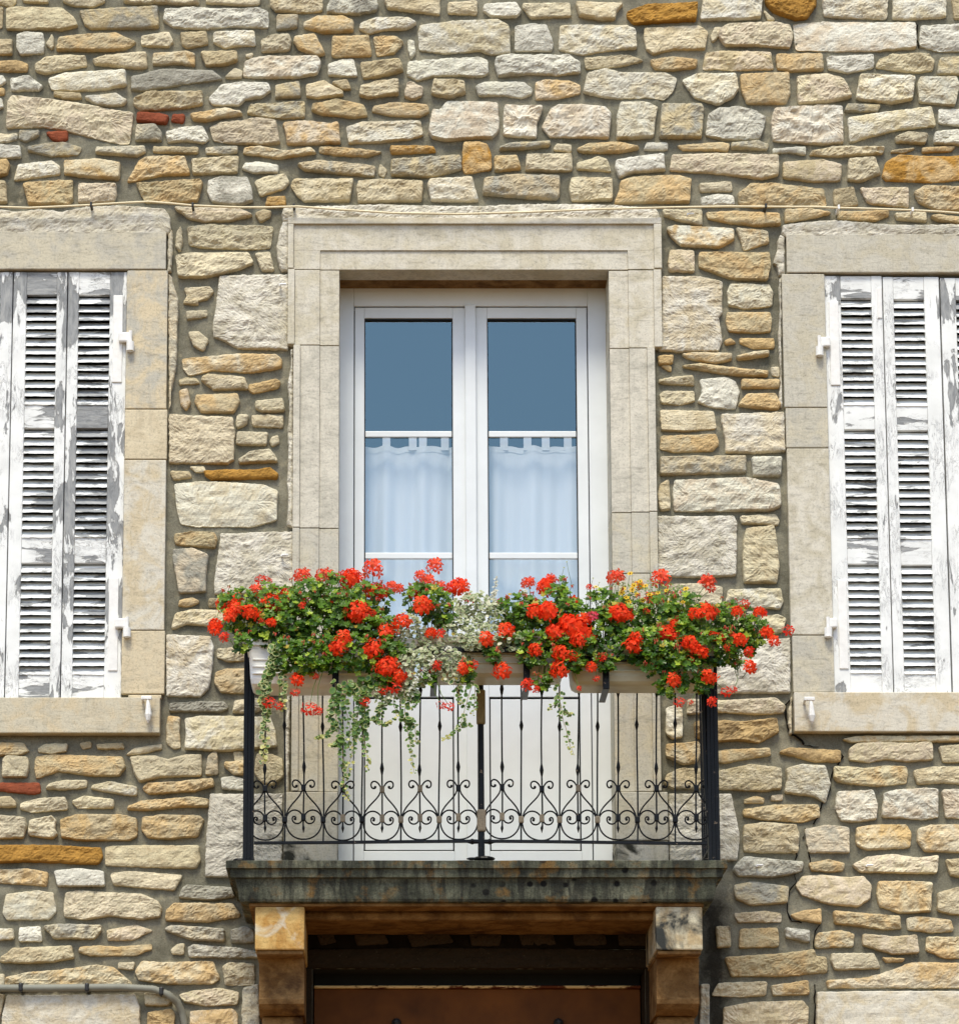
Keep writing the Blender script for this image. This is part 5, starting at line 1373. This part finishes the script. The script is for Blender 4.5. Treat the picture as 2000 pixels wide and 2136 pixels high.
geranium('red geranium under the yellow flowers at the right jamb of the door', 1222, 1392, [(1262, 1262, 44, 34, Y0, .09), (1260, 1312, 50, 46, Y0 - .05, .11), (1315, 1290, 55, 44, Y0 - .03, .12), (1372, 1290, 46, 46, Y0 - .03, .11), (1340, 1345, 60, 40, -.83, .05), (1262, 1382, 26, 20, -.84, .03), (1230, 1345, 44, 20, -.82, .05), (1380, 1370, 40, 36, -.84, .05), (1354, 1398, 14, 14, -.85, .02)])
geranium('wide red geranium with trailing blooms hiding the right railing post', 1392, 1520, [(1425, 1270, 44, 36, Y0, .10), (1475, 1300, 60, 40, Y0 - .04, .12), (1425, 1330, 52, 46, Y0 - .07, .10), (1490, 1350, 50, 40, -.80, .08), (1430, 1390, 40, 36, -.84, .05), (1400, 1430, 34, 26, -.84, .03), (1465, 1425, 24, 26, -.84, .03)])
geranium('red geranium reaching past the right end of the railing over the stones', 1520, 1700, [(1530, 1288, 42, 34, Y0, .09), (1565, 1318, 42, 34, Y0, .08), (1540, 1340, 40, 32, Y0, .08), (1515, 1378, 28, 24, -.76, .05), (1535, 1400, 22, 24, -.76, .04)])

# silver and cream foliage in the middle
root = empty('silver_plant', at(900, 1350, -.66), 'silver and cream leaved trailing plant filling the middle of the balcony planters', 'trailing plant')
SV = ((.12, .18, .06), (.34, .40, .20), (.74, .72, .52))
mb = MB(); foliage(mb, [(848, 1325, 32, 50, Y0 - .08, .07), (880, 1345, 50, 42, Y0 - .08, .07), (945, 1282, 40, 34, Y0, .09), (990, 1262, 44, 28, Y0, .08), (960, 1320, 55, 34, Y0 - .06, .07), (1020, 1285, 40, 28, Y0 - .03, .07), (1010, 1325, 52, 26, -.79, .05), (1062, 1340, 44, 22, -.80, .05), (865, 1395, 44, 40, -.84, .05), (920, 1375, 48, 28, -.83, .04), (850, 1435, 26, 34, -.84, .03), (1000, 1342, 40, 16, -.81, .04), (940, 1400, 36, 22, -.84, .03), (800, 1450, 20, 26, -.85, .02)], RIM, .0096, SV, 1.7, lambda: gcol((.50, .52, .28), (.84, .82, .62)))
tag(mb.build('leaves', M['leaf'], root), kind='stuff')
st = MB(); st.has = True; sm = MB()
for L in ([(1035, 1290), (1032, 1262), (1030, 1235), (1036, 1205)], [(1095, 1290), (1098, 1250), (1096, 1230)], [(985, 1280), (1005, 1262), (1025, 1245), (1035, 1232)], [(940, 1350), (900, 1378), (872, 1415), (848, 1452)]):
    P = [at(a, b, -.70 if b < 1300 else -.87) for a, b in L]; st.tube(P, .0016, 4, (.4, .4, .3))
    for a, b in zip(P[:-1], P[1:]):
        for k in range(11):
            t = rp_.random(); put_leaf(sm, RIM, a.lerp(b, t) + Vector((rp_.uniform(-.008, .008), -.004, rp_.uniform(-.006, .006))), Vector((rp_.uniform(-.8, .8), -1, rp_.uniform(0, 1))), .0062, (.62, .62, .5), (.82, .8, .68))
tag(st.build('stems', M['stem'], root), kind='stuff'); sm.build('sprig_leaves', M['leaf'], root)['kind'] = 'stuff'

# yellow bidens
root = empty('yellow_flower_plant', at(1340, 1340, -.66), 'feathery plant with small yellow flowers between the red geraniums right of the door', 'flowering plant')
mb = MB(); foliage(mb, [(1300, 1240, 48, 26, Y0, .08), (1345, 1238, 50, 30, Y0, .08), (1395, 1246, 46, 28, Y0, .08), (1262, 1258, 30, 24, Y0, .08), (1420, 1240, 24, 18, Y0, .06)], OVA, .0072, ((.07, .15, .03), (.19, .30, .06), (.45, .46, .12)), 1.5)
tag(mb.build('leaves', M['leaf'], root), kind='stuff')
def daisy(mb, pos, size, col):
    m = rot_to(Vector((rp_.uniform(-.4, .4), -1, rp_.uniform(.1, .9))), rp_.uniform(0, 6))
    for k in range(6):
        g = k * 1.047; d = Vector((math.cos(g), math.sin(g), 0)); e = Vector((-d.y, d.x, 0)); i0 = len(mb.v)
        for p in (Vector((0, 0, 0)), d * .6 + e * .3, d * 1.0 + e * .15, d * 1.0 - e * .15, d * .6 - e * .3): mb.v.append(tuple(m @ (p * size) + pos)); mb.c.append(col); mb.c2.append(col)
        mb.f.append(tuple(range(i0, i0 + 5)))
    mb.has = True; mb.ball(pos + Vector((0, -.002, 0)), size * .28, 6, (.45, .22, .02))
st = MB(); st.has = True
for (a, b) in ((1314, 1196), (1296, 1236), (1306, 1246), (1318, 1230), (1335, 1212), (1322, 1221), (1346, 1222), (1300, 1228), (1311, 1255), (1355, 1240), (1406, 1246), (1412, 1262), (1404, 1270), (1418, 1274), (1430, 1228), (1390, 1232), (1340, 1252), (1243, 1224), (1328, 1240), (1396, 1255), (1424, 1256), (1372, 1236)):
    p = at(a, b, -.74); m_ = MB(); daisy(m_, p, rp_.uniform(.011, .016), (.85, .55, .03) if rp_.random() < .8 else (.85, .7, .2)); m_.build('flower_head', M['petal'], root)
    stem_to(st, p, at(a + rp_.uniform(-8, 8), b + 40, -.68), .0009)
for (a, b) in ((1237, 1206), (1250, 1215), (1290, 1188), (1182, 1172), (1176, 1184), (1225, 1220), (1357, 1195), (1393, 1196), (1298, 1190), (1546, 1238), (1262, 1225)):
    p = at(a, b, -.70); stem_to(st, p, at(a + rp_.uniform(-12, 12), b + 55, -.68), .0009); put_leaf(st, OVA, p, Vector((0, -1, .5)), .006, (.30, .33, .12))
tag(st.build('stems', M['stem'], root), kind='stuff')

# trailing vines
def vine(label, lines, size=.011, dens=1.0, gold=.3, Y=-.845):
    base = at(lines[0][0][0], lines[0][0][1], Y); root = empty('trailing_ivy', base, label, 'trailing plant', 'variegated vines hanging from the planters')
    st = MB(); lf = MB()
    for L in lines:
        P = [at(a, b, Y + .006 * math.sin(b * .05)) for a, b in L]; fine = []
        for a, b in zip(P[:-1], P[1:]):
            for k in range(6): fine.append(a.lerp(b, k / 6) + Vector((rp_.uniform(-.002, .002), rp_.uniform(-.002, .002), 0)))
        fine.append(P[-1]); st.tube(fine, [.0016 * (1 - .5 * i / len(fine)) for i in range(len(fine))], 5, (.28, .22, .08)); tot = len(fine)
        for i, p in enumerate(fine):
            q = i / tot
            for k in range(int(2.6 * dens + rp_.random())):
                s = size * (1 - .55 * q) * rp_.uniform(.55, 1.15); off = Vector((rp_.choice((-1, 1)) * rp_.uniform(.003, .020) * (1 - .4 * q), rp_.uniform(-.012, .008), rp_.uniform(-.008, .006)))
                c = gcol((.035, .10, .03), (.13, .24, .06)); rim = gcol((.46, .50, .14), (.82, .80, .42)) if rp_.random() < gold + .15 else gcol((.10, .20, .03), (.30, .40, .08))
                if q > .75 and rp_.random() < .6: c = gcol((.45, .42, .10), (.62, .58, .25))
                put_leaf(lf, RIM, p + off, Vector((off.x * 25 + rp_.uniform(-.5, .5), -1, rp_.uniform(-.1, 1.0))), s, c, rim)
    tag(st.build('stems', M['stem'], root), kind='stuff'); tag(lf.build('leaves', M['leaf'], root), kind='stuff')
vine('pale cream edged vine hanging lowest beside the left railing post', [[(573, 1352), (566, 1385), (556, 1420), (552, 1455), (556, 1490), (552, 1520), (553, 1555), (548, 1590)], [(575, 1350), (584, 1400), (592, 1440), (590, 1480)], [(565, 1400), (548, 1430), (546, 1470)]], .0190, 1.1, .75)
vine('long variegated vine ending in yellow leaves before the third scroll of the railing', [[(700, 1425), (698, 1460), (702, 1500), (712, 1540), (716, 1585), (718, 1630), (722, 1668)], [(700, 1455), (690, 1500), (700, 1520), (680, 1535), (660, 1537)], [(712, 1540), (700, 1556), (692, 1555)], [(742, 1425), (750, 1460), (745, 1500), (738, 1540), (732, 1580), (722, 1625)], [(725, 1425), (718, 1470), (730, 1520), (728, 1560)]], .0165, .8, .25)
vine('thick green vine hanging in front of the left door panel', [[(770, 1420), (762, 1460), (762, 1500), (758, 1535), (764, 1570), (768, 1608)], [(780, 1430), (800, 1470), (785, 1505), (800, 1512), (822, 1500)], [(765, 1500), (745, 1520), (742, 1545)], [(755, 1420), (752, 1470), (758, 1500)]], .0175, .8, .12)
vine('dark leaved vine hanging just left of the middle of the left door panel', [[(842, 1420), (846, 1460), (842, 1500), (852, 1535), (860, 1570), (863, 1612)], [(830, 1430), (820, 1470), (838, 1500)], [(860, 1430), (868, 1460), (858, 1480)], [(850, 1500), (866, 1515), (868, 1550)]], .0160, .8, .15)
vine('short leafy vine with a side shoot beside the centre post', [[(985, 1425), (975, 1460), (965, 1495), (958, 1520), (940, 1535), (925, 1545)], [(960, 1512), (985, 1515)], [(992, 1425), (990, 1460), (987, 1490)], [(950, 1425), (958, 1450), (962, 1470)]], .0140, .6, .3)
vine('thin pale vine hanging alone in front of the right door panel', [[(1166, 1430), (1168, 1460), (1174, 1500), (1182, 1530), (1190, 1558), (1197, 1576)], [(1168, 1470), (1152, 1472), (1146, 1482)], [(1175, 1485), (1190, 1490), (1198, 1488)]], .0120, .5, .6)

# ---------------------------------------------------------------- cables
w_ = MB(); P = [(-400, 436), (-100, 430), (0, 431), (60, 433), (130, 430), (190, 427), (250, 423), (310, 420), (360, 424), (400, 428), (500, 432), (560, 432), (620, 430), (700, 436), (820, 444), (960, 446), (1100, 442), (1240, 436), (1360, 433), (1400, 432), (1520, 430), (1640, 431), (1700, 431), (1749, 433), (1820, 435), (1903, 438), (1960, 441), (2000, 444), (2300, 448)]
cab = empty('cable', at(1000, 446, -.07), 'thin cream cable clipped along the wall above the three openings', 'cable')
w_.tube([at(a, b, -.066 - .012 * (1 if 560 < a < 1400 else 0) + .002 * math.sin(a * .03)) for a, b in P], .0048, 6); w_.build('wire', M['wire'], cab, smooth=True)
for (a, b, c) in ((190, 427, 'clip'), (402, 428, 'clip'), (613, 430, 'clip'), (1597, 430, 'clip'), (1749, 433, 'hardware'), (1903, 438, 'hardware')):
    p = at(a, b, -.066); m_ = MB(); m_.box(p.x - .005, p.x + .005, -.076, -.0, p.z - .009, p.z + .012, .002); m_.build('clip', M[c], cab)
cab2 = empty('conduit', at(150, 2062, -.05), 'fat grey corrugated conduit clipped to the wall at the lower left corner', 'pipe')
P = [(-300, 2062), (0, 2062), (80, 2062), (160, 2061), (250, 2060), (320, 2064), (350, 2075), (370, 2092), (380, 2112), (386, 2140)]
fine = []
for (a, b), (c, d) in zip(P[:-1], P[1:]):
    n_ = max(2, int(math.hypot(c - a, d - b) / (3.2 if c > 220 else 30)))
    fine += [(a + (c - a) * i / n_, b + (d - b) * i / n_) for i in range(n_)]
fine.append(P[-1]); m_ = MB()
m_.tube([at(a, b, -.052 + (max(0, a - 355) * .0015)) for a, b in fine], [(.0150 if (i % 2) else .0172) if fine[i][0] > 220 else .0165 for i in range(len(fine))], 12); m_.build('tube', M['conduit'], cab2, smooth=True)
for a in (44, 182, 337):
    p = at(a, 2061 if a < 300 else 2069, -.052); m_ = MB(); m_.box(p.x - .010, p.x + .010, -.074, 0, p.z - .02, p.z + .02, .008); m_.build('clip', M['clip'], cab2)
